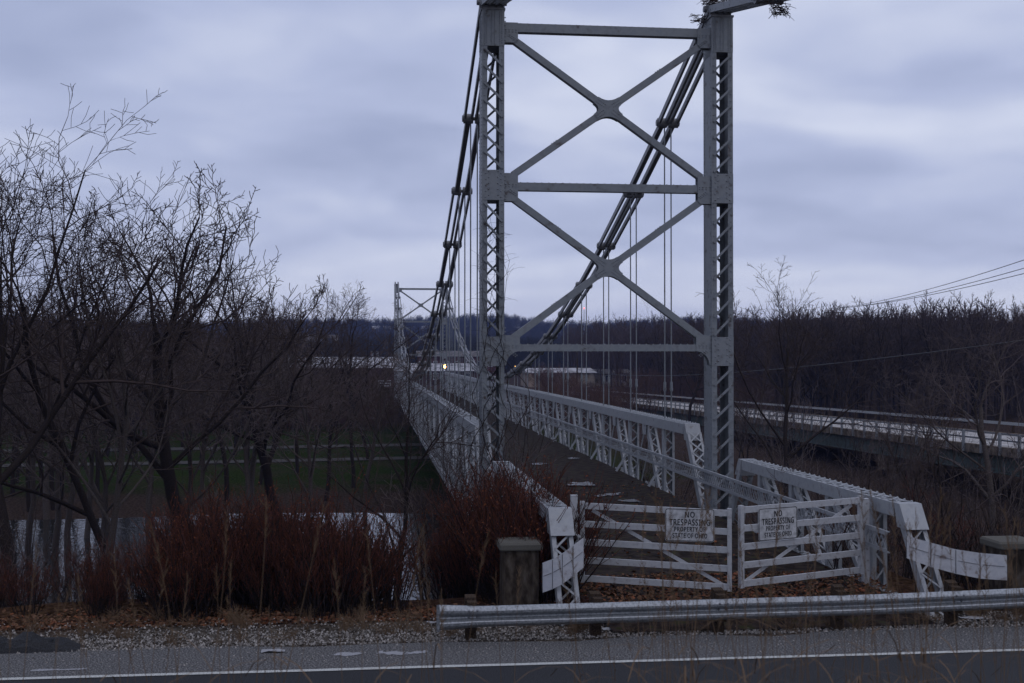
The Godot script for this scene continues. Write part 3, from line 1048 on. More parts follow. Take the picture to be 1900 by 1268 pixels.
func gate_sign(center: Vector3, dir: Vector3, label: String) -> void:
	var nrm := dir.cross(Vector3.UP).normalized()
	if nrm.z < 0:
		nrm = -nrm
	var right := Vector3.UP.cross(nrm).normalized()
	var t := thing("warning_sign", label, "sign", center, "signs on the gate")
	t.basis = Basis(right, Vector3.UP, nrm)
	var W := 0.84
	var H := 0.565
	var rr := func(w: float, h: float, r: float) -> PackedVector2Array:
		var p := PackedVector2Array()
		for c in 4:
			var o := Vector2([w, -w, -w, w][c] * 0.5 - [r, -r, -r, r][c], [h, h, -h, -h][c] * 0.5 - [r, r, -r, -r][c])
			for k in 6:
				var a := PI / 2 * (c + k / 5.0)
				p.append(o + Vector2(cos(a), sin(a)) * r)
		return p
	var mb := MB.new()
	mb.prism(rr.call(W, H, 0.04), Transform3D(), 0.004)
	put("plate", mb.mesh(), M.sign_white, t)
	var o: PackedVector2Array = rr.call(W - 0.012, H - 0.012, 0.036)
	var q: PackedVector2Array = rr.call(W - 0.036, H - 0.036, 0.026)
	mb = MB.new()
	for k in o.size():
		var l := (k + 1) % o.size()
		mb.quad(Vector3(o[k].x, o[k].y, 0.0055), Vector3(o[l].x, o[l].y, 0.0055), Vector3(q[l].x, q[l].y, 0.0055), Vector3(q[k].x, q[k].y, 0.0055))
	put("border", mb.mesh(), M.sign_black, t)
	var font := SystemFont.new()
	font.font_names = PackedStringArray(["Droid Sans"])
	font.font_weight = 700
	for ln in [["NO", 0.098, 0.178, 0.17], ["TRESPASSING", 0.105, 0.047, 0.69], ["PROPERTY OF", 0.08, -0.07, 0.53], ["STATE OF OHIO", 0.08, -0.182, 0.59]]:
		var tm := TextMesh.new()
		tm.text = ln[0]
		tm.font = font
		tm.font_size = 64
		tm.pixel_size = 0.01
		tm.depth = 0.002
		tm.horizontal_alignment = HORIZONTAL_ALIGNMENT_CENTER
		tm.vertical_alignment = VERTICAL_ALIGNMENT_CENTER
		var bb := tm.get_aabb()
		var sx: float = ln[3] / maxf(bb.size.x, 0.01)
		var c := bb.get_center()
		put("lettering", tm, M.sign_black, t, Transform3D(Basis.from_scale(Vector3(sx, ln[1] / 0.457, 1.0)), Vector3(-c.x * sx, ln[2] - c.y * (ln[1] / 0.457), 0.006)))
	for p in [Vector2(0, 0.25), Vector2(0, -0.25)]:
		mb = MB.new()
		mb.rivet(Vector3(p.x, p.y, 0.004), Vector3.BACK, 0.008)
		put("bolt", mb.mesh(), M.galvanised, t)

func pillar(at: Vector3, label: String) -> void:
	var t := thing("concrete_pillar", label, "pillar", at, "capped pillars at the end of the old bridge")
	var h := 1.17
	var a := 0.3
	var mb := MB.new()
	var b := 0.025
	var ring := func(r: float, y: float, cut: float) -> Array:
		return [Vector3(-r + cut, y, r), Vector3(r - cut, y, r), Vector3(r, y, r - cut), Vector3(r, y, -r + cut), Vector3(r - cut, y, -r), Vector3(-r + cut, y, -r), Vector3(-r, y, -r + cut), Vector3(-r, y, r - cut)]
	var lo: Array = ring.call(a, -0.5, b)
	var hi: Array = ring.call(a, h - 0.14, b)
	for k in 8:
		var l := (k + 1) % 8
		mb.quad(lo[k], lo[l], hi[l], hi[k])
	put("shaft", mb.mesh(), M.old_concrete, t)
	mb = MB.new()
	var rings: Array = [ring.call(a - 0.02, h - 0.139, b), ring.call(a + 0.05, h - 0.13, b), ring.call(a + 0.06, h - 0.11, b), ring.call(a + 0.06, h - 0.035, b), ring.call(a + 0.035, h, b), ring.call(0.02, h + 0.012, 0.005)]
	for r in 5:
		for k in 8:
			var l := (k + 1) % 8
			mb.quad(rings[r][k], rings[r][l], rings[r + 1][l], rings[r + 1][k])
	put("cap", mb.mesh(), M.cap_concrete, t)

func curved_plate(called: String, p: Array, label: String, group: String) -> void:
	# p: points [x, top y, bottom y, d] along the bend; a thick sheet with seams
	var t := thing(called, label, "sheet panel", Vector3.ZERO, group)
	for s in p.size() - 1:
		var mb := MB.new()
		var n := 4
		for k in n:
			var q := []
			for f in [k / float(n), (k + 1) / float(n)]:
				q.append([Vector3(lerpf(p[s][0], p[s + 1][0], f), lerpf(p[s][2], p[s + 1][2], f), -lerpf(p[s][3], p[s + 1][3], f)), Vector3(lerpf(p[s][0], p[s + 1][0], f), lerpf(p[s][1], p[s + 1][1], f), -lerpf(p[s][3], p[s + 1][3], f))])
			var off := Vector3(0, 0, -0.008)
			mb.hexa([q[0][0], q[1][0], q[1][0] + off, q[0][0] + off, q[0][1], q[1][1], q[1][1] + off, q[0][1] + off])
		put("panel", mb.mesh(), M.sheet_white, t)
		# lapped seam down the joint and along the middle
		var sm_ := MB.new()
		var a := Vector3(p[s][0], p[s][2], -p[s][3] + 0.004)
		var b := Vector3(p[s][0], p[s][1], -p[s][3] + 0.004)
		sm_.bar(a.lerp(b, 0.02), a.lerp(b, 0.98), 0.012, 0.006, Vector3.BACK)
		var m0 := a.lerp(b, 0.55)
		var m1 := Vector3(p[s + 1][0], p[s + 1][2], -p[s + 1][3] + 0.004).lerp(Vector3(p[s + 1][0], p[s + 1][1], -p[s + 1][3] + 0.004), 0.55)
		sm_.bar(m0.lerp(m1, 0.1), m0.lerp(m1, 0.9), 0.007, 0.008, Vector3.BACK)
		put("seam", sm_.mesh(), M.chain_steel, t)

func roadside() -> void:
	var hl := Vector3(3.62, 0.0, -21.2)
	var hr := Vector3(8.82, -0.03, -21.45)
	var ml := Vector3(6.13, -0.08, -20.5)
	var mr := Vector3(6.24, -0.06, -20.5)
	gate_leaf(hl, ml, "white five-bar steel gate leaf next to the small curved plate")
	gate_leaf(hr, mr, "white five-bar steel gate leaf next to the long curved plate")
	for g in [[Vector3(3.5, 0, -21.19), 1.68, "white square gate post with bare top by the red bushes"], [Vector3(8.95, 0, -21.6), 1.5, "white square gate post against the lattice railing"]]:
		var t := thing("gate_post", g[2], "gate post", g[0])
		var mb := MB.new()
		mb.box(Vector3(-0.055, -0.1, -0.055), Vector3(0.055, g[1], 0.055))
		put("post", mb.mesh(), M.white_paint, t)
		mb = MB.new()
		mb.box(Vector3(-0.06, g[1], -0.06), Vector3(0.06, g[1] + 0.008, 0.06))
		put("cap", mb.mesh(), M.white_paint, t)
	var dl := (ml - hl).normalized()
	var dr := (hr - mr).normalized()
	dl.y = 0
	dr.y = 0
	var tl := (5.42 - hl.x) / dl.x
	var tr := (7.01 - mr.x) / dr.x
	gate_sign(hl + dl * tl + Vector3(0, 1.21, 0.055), dl, "white no trespassing sign on the gate leaf beside the small curved plate")
	gate_sign(mr + dr * tr + Vector3(0, 1.26, 0.055), dr, "white no trespassing sign on the gate leaf beside the long curved plate")
	pillar(Vector3(2.46, -0.15, -20.55), "weathered capped concrete pillar in front of the red bushes")
	pillar(Vector3(10.72, -0.15, -19.75), "weathered capped concrete pillar at the end of the long curved plate")
	curved_plate("guard_plate", [[2.745, 0.76, 0.28, 19.75], [2.89, 0.84, 0.36, 19.62], [3.04, 0.94, 0.45, 19.55], [3.21, 1.07, 0.58, 19.52], [3.385, 1.19, 0.71, 19.55]], "small dented white sheet plate bolted to the concrete pillar", "white guard plates")
	curved_plate("guard_plate", [[8.785, 1.14, 0.77, 19.5], [9.165, 1.03, 0.63, 19.42], [9.54, 0.93, 0.53, 19.3], [9.91, 0.88, 0.46, 19.2], [10.32, 0.85, 0.44, 19.1]], "long curved white sheet plate below the truss end post", "white guard plates")
	# guardrail: a W-beam in lapped lengths on timber posts
	var g := thing("guardrail", "galvanised W-beam guardrail on timber posts along the road shoulder", "guardrail")
	var prof := [Vector2(0.0, 0.156), Vector2(0.02, 0.15), Vector2(0.075, 0.112), Vector2(0.083, 0.095), Vector2(0.083, 0.065), Vector2(0.075, 0.05), Vector2(0.008, 0.016), Vector2(0.0, 0.0)]
	var full := prof.duplicate()
	for k in range(prof.size() - 2, -1, -1):
		full.append(Vector2(prof[k].x, -prof[k].y))
	var path := func(x: float) -> Vector3:
		var d := 18.3 + 0.10 * pow(maxf(0.0, (x - 7.0) / 2.3), 1.6)
		return Vector3(x, 0.225 + 0.006 * (x - 1.0), -d)
	var start := 1.0
	var sec := 0
	while start < 16.0:
		var end: float = 1.5 if sec == 0 else start + 3.81
		var mb := MB.new()
		var n := 10
		for k in n:
			var pa: Vector3 = path.call(lerpf(start, end + 0.12, k / float(n)))
			var pb: Vector3 = path.call(lerpf(start, end + 0.12, (k + 1) / float(n)))
			var fa := 1.0
			var fb := 1.0
			var lift := 0.0 if sec % 2 == 0 else 0.005
			if sec == 0:   # flared terminal section
				fa = lerpf(1.22, 1.0, k / float(n))
				fb = lerpf(1.22, 1.0, (k + 1) / float(n))
			for q in full.size() - 1:
				mb.quad(pa + Vector3(0, full[q + 1].y * fa, full[q + 1].x + lift), pb + Vector3(0, full[q + 1].y * fb, full[q + 1].x + lift), pb + Vector3(0, full[q].y * fb, full[q].x + lift), pa + Vector3(0, full[q].y * fa, full[q].x + lift))
				mb.quad(pa + Vector3(0, full[q].y * fa, full[q].x + lift - 0.003), pb + Vector3(0, full[q].y * fb, full[q].x + lift - 0.003), pb + Vector3(0, full[q + 1].y * fb, full[q + 1].x + lift - 0.003), pa + Vector3(0, full[q + 1].y * fa, full[q + 1].x + lift - 0.003))
		put("beam", mb.mesh(), M.galvanised, g)
		if sec == 0:   # rounded nose
			var nose := MB.new()
			var p0: Vector3 = path.call(start)
			for k in 8:
				var a0 := PI * k / 8.0 - PI / 2
				var a1 := PI * (k + 1) / 8.0 - PI / 2
				nose.quad(p0 + Vector3(-0.045 * cos(a0), -0.19, 0.045 + 0.045 * sin(a0)), p0 + Vector3(-0.045 * cos(a1), -0.19, 0.045 + 0.045 * sin(a1)), p0 + Vector3(-0.045 * cos(a1), 0.19, 0.045 + 0.045 * sin(a1)), p0 + Vector3(-0.045 * cos(a0), 0.19, 0.045 + 0.045 * sin(a0)))
			put("nose", nose.mesh(), M.galvanised, g)
		for bx in [-0.06, 0.06]:
			for by in [-0.1, 0.0, 0.1]:
				var bl := MB.new()
				var bp: Vector3 = path.call(end + bx)
				bl.rivet(bp + Vector3(0, by, 0.085 if by != 0.0 else 0.012), Vector3.BACK, 0.02)
				put("bolt", bl.mesh(), M.chain_steel, g)
		start = end
		sec += 1
	for k in 8:
		var x := 1.49 + 1.91 * k
		var p: Vector3 = path.call(x)
		var lean := rng.randf_range(-0.03, 0.03)
		var mb := MB.new()
		mb.hexa([Vector3(x - 0.08, -0.6, p.z - 0.18), Vector3(x + 0.08, -0.6, p.z - 0.18), Vector3(x + 0.08, -0.6, p.z - 0.34), Vector3(x - 0.08, -0.6, p.z - 0.34),
			Vector3(x - 0.08 + lean, p.y + 0.25, p.z - 0.18), Vector3(x + 0.08 + lean, p.y + 0.25, p.z - 0.18), Vector3(x + 0.08 + lean, p.y + 0.27, p.z - 0.34), Vector3(x - 0.08 + lean, p.y + 0.27, p.z - 0.34)])
		put("post", mb.mesh(), M.timber, g)
		mb = MB.new()
		mb.box(Vector3(x - 0.07, p.y - 0.2, p.z - 0.178), Vector3(x + 0.07, p.y + 0.21, p.z - 0.004))
		put("block", mb.mesh(), M.timber, g)

# ------------------------------------------------------------------ highway bridge
func highway_bridge() -> void:
	var t := thing("highway_bridge", "concrete highway bridge on green girders beside the wood", "bridge")
	var X0 := 31.5
	var X1 := 39.4
	var yd := func(d: float) -> float: return -0.46 - 0.0128 * (d - 58.0)
	var slab := MB.new()
	var edges := [MB.new(), MB.new()]
	var gird := MB.new()
	var d := 18.0
	while d < 236.0:
		var e := d + 6.0
		var ya: float = yd.call(d)
		var yb: float = yd.call(e)
		slab.quad(Vector3(X0 + 0.3, ya - 0.12, -d), Vector3(X1 - 0.3, ya - 0.12, -d), Vector3(X1 - 0.3, yb - 0.12, -e), Vector3(X0 + 0.3, yb - 0.12, -e))
		for xx in [[X0, X0 + 0.3], [X1 - 0.3, X1]]:
			edges[0 if xx[0] < 35 else 1].hexa([Vector3(xx[0], ya - 0.45, -d), Vector3(xx[1], ya - 0.45, -d), Vector3(xx[1], yb - 0.45, -e), Vector3(xx[0], yb - 0.45, -e), Vector3(xx[0], ya, -d), Vector3(xx[1], ya, -d), Vector3(xx[1], yb, -e), Vector3(xx[0], yb, -e)])
		for xx in [X0 + 0.5, X0 + 2.6, X1 - 2.6, X1 - 0.5]:
			gird.hexa([Vector3(xx - 0.02, ya - 1.35, -d), Vector3(xx + 0.02, ya - 1.35, -d), Vector3(xx + 0.02, yb - 1.35, -e), Vector3(xx - 0.02, yb - 1.35, -e), Vector3(xx - 0.02, ya - 0.4, -d), Vector3(xx + 0.02, ya - 0.4, -d), Vector3(xx + 0.02, yb - 0.4, -e), Vector3(xx - 0.02, yb - 0.4, -e)])
			gird.hexa([Vector3(xx - 0.18, ya - 1.4, -d), Vector3(xx + 0.18, ya - 1.4, -d), Vector3(xx + 0.18, yb - 1.4, -e), Vector3(xx - 0.18, yb - 1.4, -e), Vector3(xx - 0.18, ya - 1.35, -d), Vector3(xx + 0.18, ya - 1.35, -d), Vector3(xx + 0.18, yb - 1.35, -e), Vector3(xx - 0.18, yb - 1.35, -e)])
		d = e
	put("deck", slab.mesh(), M.pale_concrete, t)
	for k in 2:
		put("fascia", edges[k].mesh(), M.fascia_concrete, t)
	put("girder", gird.mesh(), M.girder_green, t)
	for side in [X0 - 0.03, X1 + 0.03]:
		for r in ([[0.34, 0.09], [0.66, 0.09]] if side < 35 else [[0.58, 0.18]]):
			var rl := MB.new()
			rl.bar(Vector3(side + (0.1 if side < 35 else -0.1), yd.call(18.0) + r[0], -18), Vector3(side + (0.1 if side < 35 else -0.1), yd.call(234.0) + r[0], -234), 0.06, r[1])
			put("rail", rl.mesh(), M.chain_steel if side < 35 else M.galvanised, t)
		var pm := MB.new()
		pm.box(Vector3(-0.05, -0.42, -0.09), Vector3(0.05, 0.72, 0.09))
		var pmesh := pm.mesh()
		for k in 96:
			var dd := 36.0 + k * 1.905
			put("rail_post", pmesh, M.galvanised if side < 35 else M.timber, t, Transform3D(Basis(), Vector3(side - (0.02 if side < 35 else -0.02), yd.call(dd), -dd)))
	for k in 6:
		var dd := 40.0 + k * 34.0
		var pr := MB.new()
		var yt: float = yd.call(dd) - 1.4
		pr.box(Vector3(X0 + 0.2, yt - 0.9, -dd - 0.5), Vector3(X1 - 0.2, yt, -dd + 0.5))
		for cx in [X0 + 1.3, (X0 + X1) * 0.5, X1 - 1.3]:
			pr.rod(Vector3(cx, -6, -dd), Vector3(cx, yt - 0.85, -dd), 0.42, 14)
		put("pier", pr.mesh(), M.fascia_concrete, t)

# ------------------------------------------------------------------ plants
func grow(mt: MB, mc: MB, p: Vector3, d: Vector3, L: float, r: float, lvl: int, P: Dictionary) -> void:
	var last: int = P.levels - 1
	var segs: int = [8, 6, 4, 3, 2][mini(lvl, 4)] if not P.get("far", false) else [4, 3, 2, 2, 1][mini(lvl, 4)]
	var sides: int = [7, 5, 4, 3, 3][mini(lvl, 4)] if not P.get("far", false) else [4, 3, 3, 3, 3][mini(lvl, 4)]
	var pts := PackedVector3Array([p])
	var rad := PackedFloat32Array([r])
	var dirs := [d]
	var q := p
	var w: float = P.wob * (1.0 + lvl * 0.35)
	var tip: float = maxf(P.rmin, r * (0.45 if lvl == 0 else 0.3))
	for k in segs:
		d = (d + Vector3(rng.randfn(0, w), rng.randfn(0, w * 0.6), rng.randfn(0, w)) + Vector3.UP * P.up * (0.3 if lvl == 0 else 1.0)).normalized()
		q += d * (L / segs)
		pts.append(q)
		rad.append(lerpf(r, tip, (k + 1.0) / segs))
		dirs.append(d)
	(mt if lvl <= 1 else mc).tube(pts, rad, sides)
	if lvl >= last:
		return
	var n: int = P.n[lvl]
	var az := rng.randf() * TAU
	for k in n:
		var t0: float = P.t0[lvl]
		var f: float = t0 + (1.0 - t0) * (k + rng.randf() * 0.8) / n
		if k == n - 1 and lvl < 3:
			f = 1.0
		var fi := f * segs
		var i0 := mini(int(fi), segs - 1)
		var at: Vector3 = pts[i0].lerp(pts[i0 + 1], fi - i0)
		var dd: Vector3 = dirs[mini(i0 + 1, segs)]
		az += 2.4 + rng.randf_range(-0.5, 0.5)
		var s := dd.cross(Vector3(0.3, 0.1, 0.95)).normalized()
		var u := s.cross(dd)
		var an: float = deg_to_rad(P.ang[lvl]) * rng.randf_range(0.7, 1.3)
		if f == 1.0:
			an *= 0.4
		var cd := (dd * cos(an) + (s * cos(az) + u * sin(az)) * sin(an)).normalized()
		var cl: float = L * P.lr[lvl] * (1.15 - 0.6 * (f - t0) / (1.001 - t0)) * rng.randf_range(0.7, 1.2)
		var rr: float = maxf(P.rmin, lerpf(r, tip, f) * rng.randf_range(0.45, 0.72))
		grow(mt, mc, at, cd, cl, rr, lvl + 1, P)

func tree_meshes(sd: int, P: Dictionary, lean := Vector3.ZERO) -> Array:
	rng.seed = sd
	var mt := MB.new()
	var mc := MB.new()
	grow(mt, mc, Vector3(0, -0.3, 0), (Vector3.UP + lean).normalized(), P.h, P.r, 0, P)
	return [mt.mesh(), mc.mesh()]

func fit(ms: Array, at: Vector3, top_px: float) -> float:   # scale that brings a tree's top to a row of the photograph
	var h: float = ms[1].get_aabb().end.y
	var dist := Vector2(at.x, at.z).length()
	return (4.1 + (662.0 - top_px) / 2283.0 * dist - at.y) / h

func tree(called: String, label: String, group: String, ms: Array, at: Vector3, turn: float, sc: Vector3, bark: Material, twig: Material, cat := "tree") -> Node3D:
	var t := thing(called, label, cat, at, group)
	t.transform = Transform3D(Basis(Vector3.UP, turn) * Basis.from_scale(sc), at)
	put("trunk", ms[0], bark, t)
	put("crown", ms[1], twig, t)
	return t

func xz(px: float, d: float) -> Vector3:
	# a spot on the ground seen in the direction of a column of the photograph, at a distance d along the bridge axis
	var a := atan((px - 950.0) / 2283.0) + deg_to_rad(6.5)
	var x := tan(a) * d
	return Vector3(x, ground_y(x, -d), -d)

func shrub_meshes(sd: int, n: int, h: float, spread: float, twigs: int, leaves: int) -> Array:
	rng.seed = sd
	var ms := MB.new()
	var mt := MB.new()
	var ml := MB.new()
	for k in n:
		var a := rng.randf() * TAU
		var rr := sqrt(rng.randf()) * 0.35 * spread
		var p := Vector3(cos(a) * rr, -0.1, sin(a) * rr)
		var d := (Vector3.UP + Vector3(cos(a), 0, sin(a)) * rng.randf_range(0.0, 0.35) * spread + Vector3(rng.randfn(0, 0.16), 0, rng.randfn(0, 0.16))).normalized()
		var L := h * rng.randf_range(0.6, 1.05)
		var pts := PackedVector3Array([p])
		var rad := PackedFloat32Array([0.014])
		for s in 4:
			d = (d + Vector3(rng.randfn(0, 0.08), 0.03, rng.randfn(0, 0.08))).normalized()
			p += d * L / 4.0
			pts.append(p)
			rad.append(lerpf(0.014, 0.004, (s + 1) / 4.0))
		ms.tube(pts, rad, 3)
		for w in twigs:
			var f := rng.randf_range(0.3, 1.0) * 3.99
			var at := pts[int(f)].lerp(pts[int(f) + 1], f - int(f))
			var b := rng.randf() * TAU
			var td := (d + Vector3(cos(b), rng.randf_range(0.0, 0.5), sin(b)) * 0.75).normalized()
			var tl := rng.randf_range(0.15, 0.45) * h * 0.5
			var mid := at + td * tl * 0.5
			var en := mid + (td + Vector3(rng.randfn(0, 0.2), 0.25, rng.randfn(0, 0.2))).normalized() * tl * 0.5
			mt.tube(PackedVector3Array([at, mid, en]), PackedFloat32Array([0.005, 0.004, 0.003]), 3)
			for l in leaves:
				var lp := mid.lerp(en, rng.randf()) 
				var ld := Vector3(rng.randfn(), rng.randfn() - 0.5, rng.randfn()).normalized()
				var lw := ld.cross(Vector3(rng.randf(), rng.randf(), 0.3)).normalized() * rng.randf_range(0.006, 0.013)
				var ll := ld * rng.randf_range(0.025, 0.05)
				ml.quad(lp - lw * 0.3, lp + ll * 0.5 - lw, lp + ll, lp + ll * 0.5 + lw)
	return [ms.mesh(), mt.mesh(), ml.mesh()]

func shrub(called: String, label: String, group: String, ms: Array, at: Vector3, turn: float, sc: Vector3, stem: Material, twig: Material, leaf: Material) -> void:
	var t := thing(called, label, "shrub", at, group)
	t.transform = Transform3D(Basis(Vector3.UP, turn) * Basis.from_scale(sc), at)
	put("stems", ms[0], stem, t)
	put("crown", ms[1], twig, t)
	if ms[2].get_surface_count():
		put("leaves", ms[2], leaf, t)

func plants() -> void:
	# --- tall bare trees on the pond bank
	var big := {"levels": 5, "h": 8.2, "r": 0.19, "n": [7, 8, 7, 5], "t0": [0.45, 0.25, 0.2, 0.15], "ang": [42, 45, 45, 42], "lr": [0.85, 0.6, 0.5, 0.5], "wob": 0.11, "up": 0.035, "rmin": 0.006}
	var slim := {"levels": 5, "h": 9.5, "r": 0.12, "n": [9, 7, 6, 4], "t0": [0.42, 0.3, 0.2, 0.15], "ang": [38, 42, 42, 40], "lr": [0.52, 0.58, 0.52, 0.5], "wob": 0.08, "up": 0.05, "rmin": 0.006}
	var knob := {"levels": 5, "h": 6.0, "r": 0.17, "n": [9, 8, 7, 4], "t0": [0.5, 0.18, 0.2, 0.25], "ang": [46, 44, 42, 40], "lr": [0.8, 0.55, 0.45, 0.45], "wob": 0.13, "up": 0.08, "rmin": 0.006}
	var near := [
		["spreading bare tree with long limbs leaning over the pond", -70, 34.0, big, 90, Vector3(0.12, 0, 0), 101, 0.3],
		["thick-limbed bare tree with leaning trunk beside the pond", 32, 31.5, big, 170, Vector3(0.25, 0, 0), 102, 1.9],
		["slender bare tree forking high above the pond edge", 160, 37.0, slim, 372, Vector3(-0.06, 0, 0), 103, 2.6],
		["curved bare tree with knobbly upper branches near the pond", 262, 38.0, slim, 322, Vector3(-0.12, 0, 0.05), 104, 0.8],
		["knobbly bare tree with wide rounded crown among the brush", 425, 43.0, knob, 325, Vector3(0.0, 0, 0), 105, 0.2],
		["broad bare tree with fine dense twigs behind the bushes", 535, 56.0, knob, 452, Vector3(0.02, 0, 0), 106, 1.1],
		["bare tree with upright twigs before the white warehouse roof", 655, 74.0, slim, 520, Vector3(0.05, 0, 0), 107, 2.1],
		["dark crooked sapling rising past the far tower", 728, 33.0, slim, 590, Vector3(0.0, 0, 0), 108, 0.0],
		["multi-branched bare tree rising between the two bridges", 1462, 45.0, slim, 480, Vector3(0.02, 0, 0), 109, 0.4],
		["pale-limbed bare tree reaching over the highway bridge rail", 1868, 36.0, big, 560, Vector3(-0.05, 0, 0), 110, 0.0],
		["bare crooked tree growing beside the pony truss", 1640, 33.0, knob, 790, Vector3(0.0, 0, 0), 111, 0.0],
		["fine-twigged bare tree topping the dark wood edge", 1278, 118.0, big, 545, Vector3(0.0, 0, 0), 112, 0.0],
	]
	for a in near:
		var ms := tree_meshes(a[6], a[3], a[5])
		var at := xz(a[1], a[2])
		tree("bare_sapling" if a[6] == 108 else "bare_tree", a[0], "", ms, at, a[7], Vector3.ONE * fit(ms, at, a[4]), M.bark_pale if a[6] in [110, 103] else M.bark, M.twig_pale if a[6] == 110 else M.twig)
	# --- the bare grove across the pond and along the meadow: shared meshes
	var grove := []
	for k in 5:
		var P := slim.duplicate()
		P.n = [9, 6, 5, 3]
		P.r = 0.16
		P.h = 9.0
		P.rmin = 0.011
		grove.append(tree_meshes(200 + k, P, Vector3(rng.randf_range(-0.1, 0.1), 0, 0)))
	var r2 := RandomNumberGenerator.new()
	r2.seed = 77
	for k in 56:
		var px := r2.randf_range(-60, 520) if k % 11 else r2.randf_range(540, 690)
		var d := r2.randf_range(67.0, 122.0) if k % 3 else r2.randf_range(46.0, 66.0)
		var p := xz(px, d)
		if p.x > 1.2:
			continue
		p.y = maxf(p.y, -4.35)
		var s := fit(grove[k % 5], p, r2.randf_range(550, 625) if px < 540 else r2.randf_range(590, 650))
		tree("grove_tree", "slim bare tree in the grove beyond the pond" if d >= 66 else "slim bare tree standing in the flooded pond margin", "bare trees of the pond grove" if d >= 66 else "bare trees in the flooded margin", grove[k % 5], p, r2.randf() * TAU, Vector3(s, s * r2.randf_range(0.9, 1.15), s), M.bark if k % 3 else M.bark_pale, M.twig if k % 3 else M.twig_pale)
	# --- brushy saplings on the slope beside the bridge, and between the bridges
	var sap := {"levels": 4, "h": 2.6, "r": 0.03, "n": [7, 5, 4], "t0": [0.2, 0.2, 0.2], "ang": [40, 42, 40], "lr": [0.6, 0.55, 0.5], "wob": 0.12, "up": 0.08, "rmin": 0.005}
	var saps := []
	for k in 5:
		saps.append(tree_meshes(300 + k, sap, Vector3(rng.randf_range(-0.3, 0.3), 0, 0.1)))
	var spots := []
	for k in 150:
		var p: Vector3
		var lab := 0
		if k < 44:
			p = xz(r2.randf_range(1400, 1960), r2.randf_range(24.0, 52.0))
			if p.x < 10.6:
				continue
		elif k < 80:
			p = xz(r2.randf_range(-60, 740), r2.randf_range(26.0, 36.0))
			if p.x > 1.8:
				continue
			lab = 1
		elif k < 96:
			p = Vector3(r2.randf_range(1.0, 2.75), 0, -r2.randf_range(22.5, 33.0))
			p.y = ground_y(p.x, p.z)
			lab = 2
		elif k < 108:
			p = Vector3(r2.randf_range(9.75, 12.5), 0, -r2.randf_range(20.6, 33.0))
			p.y = ground_y(p.x, p.z)
		else:
			p = xz(r2.randf_range(1200, 1960), r2.randf_range(52.0, 88.0))
			if p.x < 11.0 or p.x > 30.0:
				continue
			lab = 3
		var s := r2.randf_range(0.7, 1.25) * (1.35 if lab == 3 else 1.0) * (0.8 if lab == 1 else 1.0)
		tree("brush_sapling", ["bare brushy sapling on the slope beside the pony truss", "bare brushy sapling on the pond bank behind the red bushes", "bare brushy sapling against the outside of the tower column", "bare brushy sapling between the old bridge and the highway bridge"][lab],
			["saplings by the pony truss", "saplings on the pond bank", "saplings at the tower", "saplings between the bridges"][lab], saps[k % 5], p, r2.randf() * TAU, Vector3(s, s * r2.randf_range(0.9, 1.3), s), M.bark if k % 3 else M.bark_pale, M.twig if k % 3 else M.twig_pale, "sapling")
	for a in [[8.55, 22.3, 0.55], [9.75, 20.5, 0.5], [9.9, 21.6, 0.62]]:
		tree("brush_sapling", "thin bare sapling pushing through the railing behind the gate", "saplings at the gate", saps[int(a[1]) % 5], Vector3(a[0], ground_y(a[0], -a[1]), -a[1]), a[1], Vector3.ONE * a[2], M.bark, M.twig_red, "sapling")
	# --- the wood beyond the highway bridge: the front rows singly, the mass behind as one
	var wood := []
	var wp := {"levels": 4, "far": true, "h": 9.5, "r": 0.16, "n": [13, 6, 5], "t0": [0.3, 0.15, 0.1], "ang": [36, 40, 42], "lr": [0.42, 0.5, 0.5], "wob": 0.07, "up": 0.08, "rmin": 0.022}
	for k in 5:
		wood.append(tree_meshes(400 + k, wp, Vector3(rng.randf_range(-0.06, 0.06), 0, 0)))
	for k in 70:
		var px := r2.randf_range(1090, 1960)
		var d := r2.randf_range(105.0, 150.0) if px > 1350 else r2.randf_range(150.0, 215.0)
		var p := xz(px, d)
		if p.x < 43.0:
			p.x = 43.0 + r2.randf() * 6.0
			p.y = ground_y(p.x, p.z)
		var s := r2.randf_range(0.85, 1.1)
		tree("wood_tree", "bare tree at the front of the dark wood behind the highway bridge", "front trees of the wood", wood[k % 5], p, r2.randf() * TAU, Vector3(s, s, s), M.bark, M.twig)
	var both := []
	for k in 5:
		var am := ArrayMesh.new()
		for q in 2:
			am.add_surface_from_arrays(Mesh.PRIMITIVE_TRIANGLES, wood[k][q].surface_get_arrays(0))
		both.append(am)
	for k in 5:
		var xf := []
		var cols := []
		for q in 260:
			var px := r2.randf_range(1060, 2150)
			var d := r2.randf_range(120.0, 330.0)
			var p := xz(px, d)
			if p.x < 46.0 or (px < 1250 and d < 200):
				continue
			var s := r2.randf_range(0.8, 1.15) * (1.0 + (d - 120.0) * 0.0012)
			xf.append(Transform3D(Basis(Vector3.UP, r2.randf() * TAU) * Basis.from_scale(Vector3(s, s, s)), p))
			var b := r2.randf_range(0.75, 1.25)
			cols.append(Color(0.075 * b, 0.055 * b, 0.052 * b))
		scatter("wood_trees", both[k], M.wood_mass, xf, cols)
	# far side of the valley: grove behind the pond, ridge woods
	for k in 5:
		var xf := []
		var cols := []
		for q in 150:
			var px := r2.randf_range(-250, 720)
			var d := r2.randf_range(124.0, 250.0)
			var p := xz(px, d)
			if px > 500.0:
				continue
			var s := r2.randf_range(0.55, 0.95)
			xf.append(Transform3D(Basis(Vector3.UP, r2.randf() * TAU) * Basis.from_scale(Vector3(s, s, s)), p))
			var b := r2.randf_range(0.75, 1.25)
			cols.append(Color(0.075 * b, 0.052 * b, 0.05 * b))
		scatter("far_grove_trees", both[k], M.wood_mass, xf, cols)
